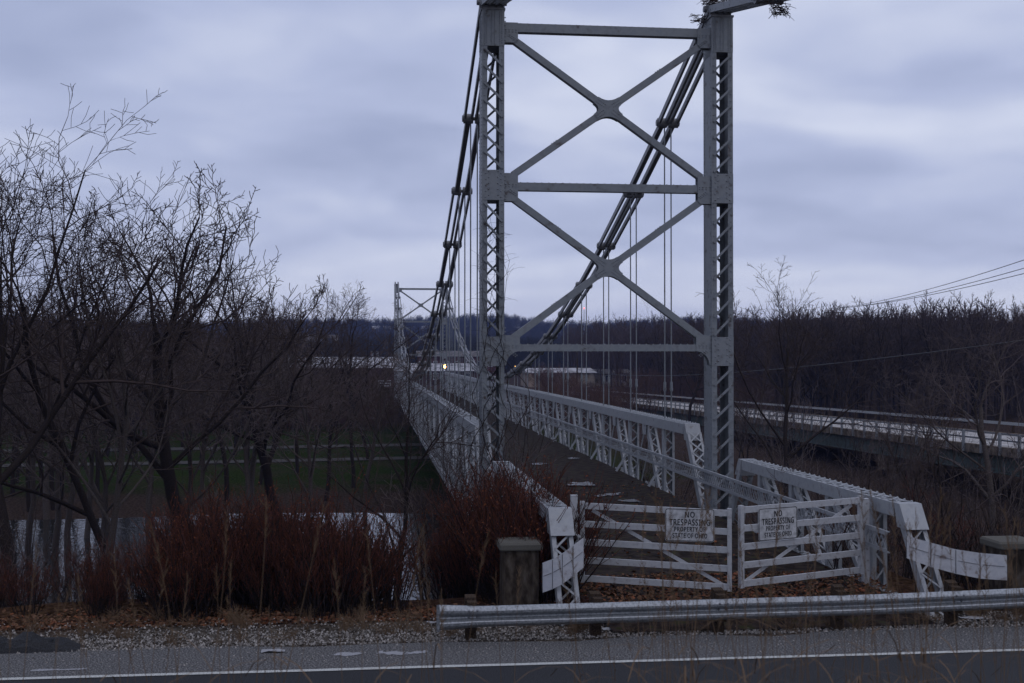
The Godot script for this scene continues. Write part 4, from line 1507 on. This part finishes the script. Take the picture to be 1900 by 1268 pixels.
	for k in 5:
		var xf := []
		var cols := []
		for q in 2200:
			var px := r2.randf_range(-300, 2200)
			var d := r2.randf_range(330.0, 960.0)
			var p := xz(px, d)
			if d < 600 and r2.randf() < 0.6:
				continue
			p.y -= 2.5
			var s := r2.randf_range(0.7, 1.15)
			xf.append(Transform3D(Basis(Vector3.UP, r2.randf() * TAU) * Basis.from_scale(Vector3(s * 1.3, s, s * 1.3)), p))
			var b := r2.randf_range(0.7, 1.2)
			cols.append(Color(0.035 * b, 0.034 * b, 0.034 * b))
		scatter("ridge_trees", both[k], M.wood_mass, xf, cols)
	var sboth := []
	for k in 5:
		var am := ArrayMesh.new()
		for q in 2:
			am.add_surface_from_arrays(Mesh.PRIMITIVE_TRIANGLES, saps[k][q].surface_get_arrays(0))
		sboth.append(am)
	for k in 5:
		var xf := []
		var cols := []
		for q in 240:
			var px := r2.randf_range(430, 745) if q % 3 else r2.randf_range(1000, 1420)
			var d := r2.randf_range(128.0, 205.0)
			var p := xz(px, d)
			if absf(p.x - 6.2) < 5.0 or (p.x > 30.5 and p.x < 41.0):
				continue
			var s := r2.randf_range(0.9, 1.6)
			xf.append(Transform3D(Basis(Vector3.UP, r2.randf() * TAU) * Basis.from_scale(Vector3(s * 1.5, s, s * 1.5)), p))
			var b := r2.randf_range(0.7, 1.3)
			cols.append(Color(0.085 * b, 0.05 * b, 0.04 * b))
		scatter("bank_brush", sboth[k], M.wood_mass, xf, cols)
	# --- red-brown bushes
	var bush := []
	for k in 6:
		bush.append(shrub_meshes(500 + k, 22 + k * 4, 1.75, 1.3, 12, 1 if k < 4 else 0))
	var cnt := 0
	for k in 124:
		var p: Vector3
		var lab := 0
		if k < 80:
			p = Vector3(r2.randf_range(-9.5, 0.35) if k % 3 else r2.randf_range(-3.2, 0.3), 0, -r2.randf_range(20.5, 23.6))
		else:
			p = Vector3(r2.randf_range(1.55, 3.1), 0, -r2.randf_range(20.9, 26.0))
			lab = 1
			if k > 119:
				p = Vector3(2.95 + (k - 120) * 0.17, 0, -19.35)
			elif k > 98:
				p = Vector3(r2.randf_range(2.25, 2.95), 0, -r2.randf_range(20.95, 24.6))
		p.y = ground_y(p.x, p.z)
		var s := r2.randf_range(0.72, 1.2) * (0.9 if lab else 1.0)
		if p.x < -3.2:
			s *= 0.62
		if lab == 1 and k > 119:
			s *= 0.33
		elif lab == 1 and k > 98:
			s *= 1.22
		if p.x > -0.2 and lab == 0:
			s *= 0.8
		var which := lab
		if lab == 0 and p.x < -3.2:
			which = 2
		elif lab == 1 and k > 119:
			which = 3
		elif lab == 1 and k > 98:
			which = 4
		shrub("red_shrub", ["tall red-brown twiggy bush on the bank above the pond", "red-brown twiggy bush growing behind the concrete pillar", "low red-brown twiggy bush before the open pond water", "tiny red-brown bush under the small curved plate", "tall red-brown bush hiding the pony truss behind the pillar"][which], ["tall red bushes along the bank", "red bushes behind the pillar", "low red bushes along the bank", "tiny bushes under the small plate", "tall red bushes hiding the pony truss"][which], bush[k % 6], p, r2.randf() * TAU, Vector3(s, s * r2.randf_range(0.9, 1.15), s), M.bark, M.twig_red, M.red_leaf)
		cnt += 1
	# --- low scrub on the slope by the pony truss
	var scrub := []
	for k in 3:
		scrub.append(shrub_meshes(520 + k, 26, 1.3, 1.7, 7, 0))
	for k in 46:
		var p := xz(r2.randf_range(1540, 1980), r2.randf_range(21.0, 40.0))
		if p.x < 10.4:
			continue
		var s := r2.randf_range(0.8, 1.4)
		shrub("scrub_bush", "low tangled grey-brown scrub on the slope beside the pony truss", "scrub on the slope", scrub[k % 3], p, r2.randf() * TAU, Vector3(s, s, s), M.bark, M.twig if k % 2 else M.twig_pale, M.red_leaf)

func ground_cover() -> void:
	var r := RandomNumberGenerator.new()
	r.seed = 5
	# leaves
	var mb := MB.new()
	mb.quad(Vector3(-0.03, 0, 0.0), Vector3(0, 0.008, 0.04), Vector3(0.032, 0.012, 0), Vector3(0, 0.0, -0.045))
	mb.tri(Vector3(-0.03, 0, 0), Vector3(0, 0.0, -0.045), Vector3(-0.02, 0.015, -0.03))
	var xf := []
	var cols := []
	for k in 9000:
		var p: Vector3
		if k < 3800:
			p = Vector3(r.randf_range(3.6, 9.2), 0.0, -r.randf_range(19.0, 22.8))
			if p.z > -19.9 and r.randf() < 0.6:
				continue
		elif k < 4400:
			p = Vector3(r.randf_range(3.6, 8.9), 0.0, -r.randf_range(22.5, 40))
		else:
			p = Vector3(r.randf_range(-9, 3.5), 0, -(20.3 + absf(r.randfn(0, 0.55)) - 0.35))
		p.y = (0.005 + hn.get_noise_2d(p.x * 6.0, -p.z * 2.0) * 0.025 - 0.01) if p.x > 3.55 and p.z < -19.9 else ground_y(p.x, p.z) + 0.012
		var s := r.randf_range(0.6, 1.3)
		xf.append(Transform3D(Basis.from_euler(Vector3(r.randfn(0, 0.35), r.randf() * TAU, r.randfn(0, 0.35))) * Basis.from_scale(Vector3(s, s, s)), p))
		var b := r.randf_range(0.5, 1.5)
		cols.append(Color(0.13 * b, 0.07 * b, 0.042 * b) if r.randf() < 0.75 else Color(0.16 * b, 0.06 * b, 0.03 * b))
	var o := scatter("fallen_leaves", mb.mesh(), M.dead_leaf, xf, cols)
	tag(o, "brown fallen leaves lying on the approach and bank edge", "leaves")
	# gravel
	mb = MB.new()
	var oct := [Vector3(1, 0.1, 0.2), Vector3(0.1, 0.1, 1), Vector3(-0.9, 0, 0.1), Vector3(0, 0.1, -1)]
	for q in 4:
		mb.tri(oct[q], Vector3(0.1, 0.7, 0), oct[(q + 1) % 4])
		mb.tri(oct[q], oct[(q + 1) % 4], Vector3(0, -0.6, 0.1))
	xf = []
	cols = []
	for k in 16000:
		var x := r.randf_range(-8.5, 12.0)
		var d := 18.35 + absf(r.randfn(0, 0.8)) if k % 5 else r.randf_range(17.1, 18.6)
		if d > 20.4:
			continue
		var s := r.randf_range(0.008, 0.026) * (0.6 if d < 18.3 else 1.0)
		xf.append(Transform3D(Basis.from_euler(Vector3(r.randf() * 3, r.randf() * TAU, 0)) * Basis.from_scale(Vector3(s, s * 0.7, s * r.randf_range(0.7, 1.3))), Vector3(x, -0.146 + s * 0.2, -d)))
		var b := r.randf_range(0.35, 1.4)
		cols.append(Color(0.3 * b, 0.275 * b, 0.25 * b))
	tag(scatter("gravel", mb.mesh(), M.gravel, xf, cols), "pale loose gravel along the edge of the road shoulder", "gravel")
	# tall dry grass on the hillside that the picture was taken from
	for v in 3:
		mb = MB.new()
		rng.seed = 60 + v
		for s in 2:
			var p := Vector3(rng.randfn(0, 0.04), 0, rng.randfn(0, 0.04))
			var d := Vector3(rng.randfn(0, 0.1), 1, rng.randfn(0, 0.1)).normalized()
			var pts := PackedVector3Array([p])
			var rad := PackedFloat32Array([0.0026])
			for k in 6:
				d = (d + Vector3(0.035 * (v - 1), -0.01, rng.randfn(0, 0.02))).normalized()
				p += d * 0.2
				pts.append(p)
				rad.append(lerpf(0.0026, 0.001, (k + 1) / 6.0))
			mb.tube(pts, rad, 4)
			for k in 14:   # seed head
				var at := pts[5].lerp(pts[6], rng.randf() * 1.2 - 0.3)
				var hd := (d + Vector3(rng.randfn(0, 0.5), 0.2, rng.randfn(0, 0.5))).normalized()
				mb.tube(PackedVector3Array([at, at + hd * 0.05]), PackedFloat32Array([0.002, 0.001]), 3)
			for k in 2:   # long drooping blades
				var bd := Vector3(rng.randfn(), 1.3, rng.randfn()).normalized()
				var q := pts[rng.randi_range(0, 2)]
				for z in 4:
					var nd := (bd + Vector3(0, -0.35, 0)).normalized()
					var w := bd.cross(Vector3.UP).normalized() * 0.004
					mb.quad(q - w, q + w, q + nd * 0.12 + w * 0.7, q + nd * 0.12 - w * 0.7)
					q += nd * 0.12
					bd = nd
		xf = []
		for k in 56:
			var d := r.randf_range(4.8, 9.2)
			var px := r.randf_range(-150, 2050)
			if r.randf() < 0.45:
				px = r.randf_range(1150, 2000)
			var p := xz(px, d)
			var s := r.randf_range(0.5, 0.95) * (0.8 if d > 7 else 1.0)
			xf.append(Transform3D(Basis(Vector3.UP, r.randf() * TAU) * Basis.from_scale(Vector3(s, s, s)), p))
		tag(scatter("dry_grass", mb.mesh(), M.dry_grass, xf), ["tall dry grass stalks arching on the roadside hill", "straight tall dry grass stalks on the roadside hill", "leaning tall dry grass stalks on the roadside hill"][v], "grass")
	# dry tufts at the foot of the guardrail and bank
	mb = MB.new()
	rng.seed = 90
	for k in 60:
		var bd := Vector3(rng.randfn(0, 0.5), 1, rng.randfn(0, 0.5)).normalized()
		var q := Vector3(rng.randfn(0, 0.05), 0, rng.randfn(0, 0.05))
		var l := rng.randf_range(0.05, 0.1)
		for z in 3:
			var w := bd.cross(Vector3(0.3, 0.2, 1)).normalized() * 0.0025
			mb.quad(q - w, q + w, q + bd * l + w * 0.6, q + bd * l - w * 0.6)
			q += bd * l
			bd = (bd + Vector3(0, -0.25, 0) + Vector3(rng.randfn(0, 0.15), 0, rng.randfn(0, 0.15))).normalized()
	xf = []
	for k in 150:
		var x := r.randf_range(-8.5, 12.0)
		var d := r.randf_range(18.6, 20.6)
		if k < 50:
			x = r.randf_range(5.5, 12.0)
			d = r.randf_range(18.5, 20.2)
		var s := r.randf_range(0.4, 1.3)
		xf.append(Transform3D(Basis(Vector3.UP, r.randf() * TAU) * Basis.from_scale(Vector3(s, s, s)), Vector3(x, -0.17, -d)))
	tag(scatter("grass_tufts", mb.mesh(), M.dry_grass, xf), "short dry grass tufts at the foot of the guardrail", "grass")

# ------------------------------------------------------------------ small things
func vine() -> void:
	rng.seed = 33
	var mb := MB.new()
	for k in 7:
		var p := Vector3(LX - 0.3 + rng.randf() * 0.55, -0.5, -31.93)
		var d := Vector3(rng.randfn(0, 0.15), 1, 0).normalized()
		var pts := PackedVector3Array([p])
		var rad := PackedFloat32Array([0.014])
		var top := rng.randf_range(4.0, 8.5)
		while p.y < top:
			d = (d + Vector3(rng.randfn(0, 0.28) + (LX - p.x) * 0.35, 0.12, 0)).normalized()
			p += d * 0.16
			p.z = -31.945 + rng.randf_range(-0.01, 0.03)
			pts.append(p)
			rad.append(maxf(0.004, 0.014 * (1.0 - p.y / 9.5)))
			if rng.randf() < 0.5 and p.y > 1.0:
				var q := p
				var e := Vector3(rng.randfn(0, 0.8), rng.randf_range(0.1, 0.9), rng.randf_range(0.0, 0.25)).normalized()
				var tp := PackedVector3Array([q])
				var tr := PackedFloat32Array([0.005])
				for s in 5:
					e = (e + Vector3(rng.randfn(0, 0.2), -0.06 * s, rng.randfn(0, 0.1))).normalized()
					q += e * rng.randf_range(0.05, 0.12)
					q.z = maxf(q.z, -31.95)
					tp.append(q)
					tr.append(0.003)
				mb.tube(tp, tr, 3)
		mb.tube(pts, rad, 4)
	tag(put("creeper", mb.mesh(), M.bark), "bare woody creeper climbing the tower column behind the pillar", "vine")

func nests() -> void:
	for a in [[Vector3(RX - 0.05, 13.68, -32.3), 0.5, 170, "messy stick nest on top of the tower column"], [Vector3(RX + 0.1, 12.12, -27.6), 0.3, 70, "clump of sticks caught under the backstay bars"], [Vector3(RX - 0.5, 13.25, -32.5), 0.28, 45, "tangle of sticks hanging off the nest by the saddle"]]:
		rng.seed = int(a[2])
		var mb := MB.new()
		for k in a[2]:
			var th := rng.randf() * TAU
			var rr: float = a[1] * rng.randf_range(0.3, 0.85)
			var p: Vector3 = a[0] + Vector3(cos(th) * rr, rng.randf_range(-0.1, 0.13), sin(th) * rr * 0.7)
			var d := Vector3(-sin(th) + rng.randfn(0, 0.4), rng.randfn(0, 0.22), cos(th) + rng.randfn(0, 0.4)).normalized()
			var l := rng.randf_range(0.12, 0.4)
			mb.tube(PackedVector3Array([p - d * l * 0.5, p + Vector3(0, 0.02, 0), p + d * l * 0.5 + Vector3(0, rng.randfn(0, 0.04), 0)]), PackedFloat32Array([0.009, 0.008, 0.004]), 3)
		tag(put("stick_nest", mb.mesh(), M.twig), a[3], "nest")

func litter() -> void:
	# scraps and salt-white patches on the shoulder, asphalt heap
	for a in [[xz(508, 18.0), 0.17, 0.05, "flattened white paper scrap on the gravel"], [xz(803, 19.6), 0.1, 0.09, "crumpled white scrap near the guardrail nose"], [xz(1135, 18.9), 0.15, 0.03, "thin white strip lying under the guardrail"], [xz(1798, 19.0), 0.2, 0.06, "pale scrap lying behind the guardrail by the pillar"], [xz(1275, 20.0), 0.06, 0.05, "small white scrap in front of the gate"]]:
		rng.seed = int(a[1] * 1000)
		var mb := MB.new()
		var g := []
		for i in 4:
			for j in 3:
				g.append(a[0] + Vector3((i - 1.5) * a[1] * 0.66, 0.03 + rng.randf() * a[2] * 0.6, (j - 1) * a[1] * 0.45 + rng.randfn(0, 0.015)))
		for i in 3:
			for j in 2:
				mb.quad(g[i * 3 + j], g[i * 3 + j + 1], g[i * 3 + j + 4], g[i * 3 + j + 3])
				mb.quad(g[i * 3 + j] - Vector3(0, 0.002, 0), g[i * 3 + j + 3] - Vector3(0, 0.002, 0), g[i * 3 + j + 4] - Vector3(0, 0.002, 0), g[i * 3 + j + 1] - Vector3(0, 0.002, 0))
		tag(put("paper_scrap", mb.mesh(), M.salt), a[3], "litter")
	for a in [[652.0, 17.72, 0.3, 0.05], [762.0, 17.72, 0.42, 0.1], [110.0, 17.3, 0.35, 0.03]]:
		var c := xz(a[0], a[1])
		c.y = -0.139
		var sm_ := blob(c, a[2] * 2.6, a[3] * 5.0, 0.012, a[0])
		if sm_.get_surface_count():
			tag(put("salt_patch", sm_, M.salt), "thin white salty patch on the paved shoulder", "salt patch", "white patches on the shoulder")
	# lump of spilled asphalt
	var mb := MB.new()
	var c0 := xz(40, 18.6)
	var rows := []
	for i in 13:
		var row := []
		for j in 9:
			var u := i / 12.0 * 2 - 1
			var v := j / 8.0 * 2 - 1
			var h := maxf(0.0, 1.0 - u * u) * maxf(0.0, 1.0 - v * v)
			row.append(c0 + Vector3(u * 0.95, -0.02 + 0.2 * pow(h, 0.45) + hn.get_noise_2d(i * 23.0, j * 23.0) * 0.16 * pow(h, 0.5), v * 0.3))
		rows.append(row)
	for i in 12:
		for j in 8:
			mb.quad(rows[i][j], rows[i][j + 1], rows[i + 1][j + 1], rows[i + 1][j])
	tag(put("asphalt_heap", mb.mesh(), M.asphalt), "low heap of dumped dark asphalt on the shoulder edge", "asphalt heap")
	# standing water behind the guardrail by the pillar
	var pm := blob(Vector3(9.75, -0.15, -19.15), 1.9, 0.9, 0.02, 5.0)
	if pm.get_surface_count():
		tag(put("puddle", pm, M.puddle), "bright rain puddle under the guardrail near the pillar", "puddle")

func pole(at: Vector3, h: float, label: String, arms: Array, cans := false) -> void:
	var t := thing("utility_pole", label, "utility pole", at)
	var mb := MB.new()
	mb.tube(PackedVector3Array([Vector3(0, -0.5, 0), Vector3(0, h, 0)]), PackedFloat32Array([0.16, 0.1]), 8, true)
	put("shaft", mb.mesh(), M.timber, t)
	for y in arms:
		mb = MB.new()
		mb.box(Vector3(-1.2, h - y - 0.07, -0.06), Vector3(1.2, h - y + 0.07, 0.06))
		put("crossarm", mb.mesh(), M.timber, t)
		for x in [-1.1, -0.5, 0.5, 1.1]:
			mb = MB.new()
			mb.rod(Vector3(x, h - y + 0.07, 0), Vector3(x, h - y + 0.22, 0), 0.05, 6)
			put("insulator", mb.mesh(), M.chain_steel, t)
	if cans:
		for x in [-0.55, 0.55]:
			mb = MB.new()
			mb.rod(Vector3(x, h - 2.6, 0.1), Vector3(x, h - 1.6, 0.1), 0.26, 10)
			put("transformer", mb.mesh(), M.galvanised, t)

func wire(a: Vector3, b: Vector3, sag: float, r: float, label: String, group: String) -> void:
	var pts := PackedVector3Array()
	var rad := PackedFloat32Array()
	for k in 25:
		var f := k / 24.0
		pts.append(a.lerp(b, f) - Vector3(0, sag * 4.0 * f * (1 - f), 0))
		rad.append(r)
	var mb := MB.new()
	mb.tube(pts, rad, 4)
	tag(put("power_line", mb.mesh(), M.wire), label, "power line", group)

func street_lamp(at: Vector3, h: float, label: String, m: Material, r: float, energy: float) -> void:
	var t := thing("street_lamp", label, "street lamp", at)
	var mb := MB.new()
	mb.tube(PackedVector3Array([Vector3(0, -0.3, 0), Vector3(0, h, 0), Vector3(0.1, h + 0.3, 0.2), Vector3(0.3, h + 0.35, 0.8)]), PackedFloat32Array([0.1, 0.07, 0.06, 0.05]), 8, true)
	put("pole", mb.mesh(), M.galvanised, t)
	var s := SphereMesh.new()
	s.radius = r
	s.height = r * 2
	s.radial_segments = 12
	s.rings = 6
	put("lamp_bulb", s, m, t, Transform3D(Basis(), Vector3(0.3, h + 0.2, 0.95)))
	if energy > 0.0:
		var l := OmniLight3D.new()
		l.name = "lamp_light"
		l.light_color = m.emission
		l.light_energy = energy
		l.light_size = r
		l.omni_range = 40.0
		l.omni_attenuation = 2.0
		l.shadow_enabled = true
		l.position = Vector3(0.3, h + 0.2, 0.95 + r + 0.08)
		t.add_child(l)

func building(label: String, at: Vector3, size: Vector3, roof_h: float, wall: Material, roof: Material, wins: int, hip := false, cat := "building") -> Node3D:
	var t := thing("town_building" if cat == "building" else "house", label, cat, at)
	var w := size.x * 0.5
	var dz := size.z
	var h := size.y
	var mb := MB.new()
	mb.box(Vector3(-w, -2.5, -dz), Vector3(w, h, 0))
	put("wall", mb.mesh(), wall, t)
	mb = MB.new()
	var o := 0.4
	if hip:
		mb.hexa([Vector3(-w - o, h + 0.003, o), Vector3(w + o, h + 0.003, o), Vector3(w + o, h + 0.003, -dz - o), Vector3(-w - o, h + 0.003, -dz - o), Vector3(-w * 0.45, h + roof_h, -dz * 0.3), Vector3(w * 0.45, h + roof_h, -dz * 0.3), Vector3(w * 0.45, h + roof_h, -dz * 0.7), Vector3(-w * 0.45, h + roof_h, -dz * 0.7)])
	else:
		mb.hexa([Vector3(-w - o, h + 0.003, o), Vector3(w + o, h + 0.003, o), Vector3(w + o, h + 0.003, -dz - o), Vector3(-w - o, h + 0.003, -dz - o), Vector3(-w - o, h + roof_h, -dz * 0.5 + 0.1), Vector3(w + o, h + roof_h, -dz * 0.5 + 0.1), Vector3(w + o, h + roof_h, -dz * 0.5 - 0.1), Vector3(-w - o, h + roof_h, -dz * 0.5 - 0.1)])
	put("roof", mb.mesh(), roof, t)
	for k in wins:
		var x := lerpf(-w, w, (k + 0.5) / wins)
		var win := MB.new()
		win.box(Vector3(x - 0.55, h * 0.42, 0.0), Vector3(x + 0.55, h * 0.42 + 1.5, 0.04))
		var wo := put("window", win.mesh(), M.sheet_white, t)
		win = MB.new()
		win.box(Vector3(x - 0.45, h * 0.42 + 0.1, 0.04), Vector3(x + 0.45, h * 0.42 + 1.4, 0.06))
		put("pane", win.mesh(), M.window_glass, wo)
	return t

func town() -> void:
	building("long brown warehouse with white roof across the river", Vector3(-7.5, -2.4, -268), Vector3(27, 4.0, 34), 2.4, M.wall_brown, M.roof_white, 0)
	building("low brown shed with white roof beyond the far tower", Vector3(13.5, -2.2, -262), Vector3(17, 3.2, 24), 1.6, M.wall_brown, M.roof_white, 5)
	building("beige flat shop building beyond the eyebar chain", Vector3(37, -2.6, -238), Vector3(13, 3.5, 14), 0.9, M.wall_beige, M.roof_white, 0)
	building("beige long shop building at the wood edge", Vector3(47, -2.6, -252), Vector3(14, 3.2, 14), 0.8, M.wall_beige, M.roof_grey, 4)
	building("brick town house with steep hipped roof behind the warehouse", Vector3(6.0, 1.6, -420), Vector3(5, 4.8, 5), 2.6, M.wall_brick, M.roof_grey, 3, true)
	building("dark brick block behind the low brown shed", Vector3(22, -0.5, -318), Vector3(20, 4.6, 14), 1.5, M.wall_brick, M.roof_grey, 7)
	building("small brick house with grey roof on the wooded rise", Vector3(-16, 1.5, -390), Vector3(10, 6.5, 9), 3.0, M.wall_brick, M.roof_grey, 3, false, "house")
	building("long pale hall on the ridge top behind the far tower", Vector3(18, 19.5, -840), Vector3(36, 3.5, 16), 2.0, M.wall_beige, M.roof_white, 0)
	street_lamp(Vector3(13.6, -1.9, -236), 3.9, "lit street lamp beside the far tower", M.lamp_warm, 0.36, 6.0)
	street_lamp(Vector3(26.9, -1.9, -232), 3.7, "lit street lamp near the beige shop building", M.lamp_warm, 0.36, 6.0)
	street_lamp(Vector3(-4.6, -2.2, -262), 5.9, "small orange lamp above the white warehouse roof", M.lamp_red, 0.14, 6.0)
	street_lamp(Vector3(-14.0, -2.2, -150), 5.0, "small orange lamp among the grove trees", M.lamp_red, 0.08, 3.0)
	pole(Vector3(31.9, ground_y(31.0, -190), -190), 6.9, "tall timber utility pole beyond the highway bridge", [])
	pole(Vector3(0.6, -2.2, -256), 9.0, "timber pole with two transformers beside the white warehouse", [0.4], true)
	pole(Vector3(-9.0, -2.2, -256), 6.4, "plain timber pole before the white warehouse", [])
	# lattice mast on the ridge
	var t := thing("radio_mast", "thin radio mast with red light on the ridge", "mast", Vector3(139, ground_y(139, -800), -800))
	var mb := MB.new()
	mb.tube(PackedVector3Array([Vector3.ZERO, Vector3(0, 20, 0)]), PackedFloat32Array([0.4, 0.22]), 4)
	put("mast", mb.mesh(), M.galvanised, t)
	var s := SphereMesh.new()
	s.radius = 0.3
	s.height = 0.6
	put("beacon_lamp", s, M.lamp_red, t, Transform3D(Basis(), Vector3(0, 20.4, 0)))
	# wires over the highway bridge
	var a0 := [Vector3(59.0, 10.3, -150), Vector3(58.5, 10.2, -150), Vector3(57.0, 10.1, -150)]
	var b0 := [Vector3(42.0, 12.0, -66), Vector3(42.0, 11.3, -66), Vector3(42.0, 10.8, -66)]
	for k in 3:
		var d: Vector3 = (b0[k] - a0[k])
		wire(a0[k], b0[k] + d * 0.25, 1.0, 0.025, "thin power line strung above the wood and highway bridge", "power lines above the highway bridge")
	pole(Vector3(58.0, ground_y(58, -150), -150), 12.4, "timber pole inside the wood carrying the power lines", [0.3])
	pole(Vector3(37.8, -3, -44.6), 15.4, "tall timber pole past the highway bridge carrying the power lines", [0.3])
	wire(Vector3(31.9, 2.0, -190), Vector3(26, 4.9, -44), 1.2, 0.03, "dark sagging cable running beside the highway bridge", "")
	# timber stub of the vanished pier with a white railing
	var p := thing("old_pier", "dark masonry pier with white railing next to the far tower", "pier", Vector3(1.5, 0, -149))
	mb = MB.new()
	mb.hexa([Vector3(-1.1, -6, 1.5), Vector3(1.1, -6, 1.5), Vector3(1.1, -6, -1.5), Vector3(-1.1, -6, -1.5), Vector3(-0.75, 0.2, 1.1), Vector3(0.75, 0.2, 1.1), Vector3(0.75, 0.2, -1.1), Vector3(-0.75, 0.2, -1.1)])
	put("shaft", mb.mesh(), M.old_concrete, p)
	mb = MB.new()
	mb.box(Vector3(-1.0, 0.203, -1.3), Vector3(1.0, 0.35, 1.3))
	put("cap", mb.mesh(), M.timber, p)
	for y in [0.6, 0.9, 1.2]:
		mb = MB.new()
		mb.box(Vector3(-0.75, y - 0.06, 1.2), Vector3(0.75, y + 0.06, 1.26))
		put("rail", mb.mesh(), M.white_paint, p)
	for x in [-0.7, 0.7]:
		mb = MB.new()
		mb.box(Vector3(x - 0.05, 0.351, 1.1), Vector3(x + 0.05, 1.3, 1.199))
		put("rail_post", mb.mesh(), M.white_paint, p)

func _ready() -> void:
	rng.seed = 1
	world()
	materials()
	terrain()
	deck()
	tower(Z0, true, -0.85)
	tower(Z1, false, -1.6)
	stiffening_truss(LX, "grey steel truss on the pond side of the old bridge", 1.0)
	stiffening_truss(RX, "grey steel truss facing the highway bridge", -1.0)
	approach_truss(LX, "short pony truss hidden by the red bushes")
	approach_truss(RX, "short pony truss with laced end post by the long plate")
	chain(LX, "eyebar suspension chain with hangers on the pond side")
	chain(RX, "eyebar suspension chain with hangers facing the highway bridge")
	railing(3.5, "lattice railing along the pond side of the deck")
	railing(8.95, "lattice railing along the highway side of the deck")
	highway_bridge()
	roadside()
	town()
	plants()
	vine()
	nests()
	litter()
	ground_cover()
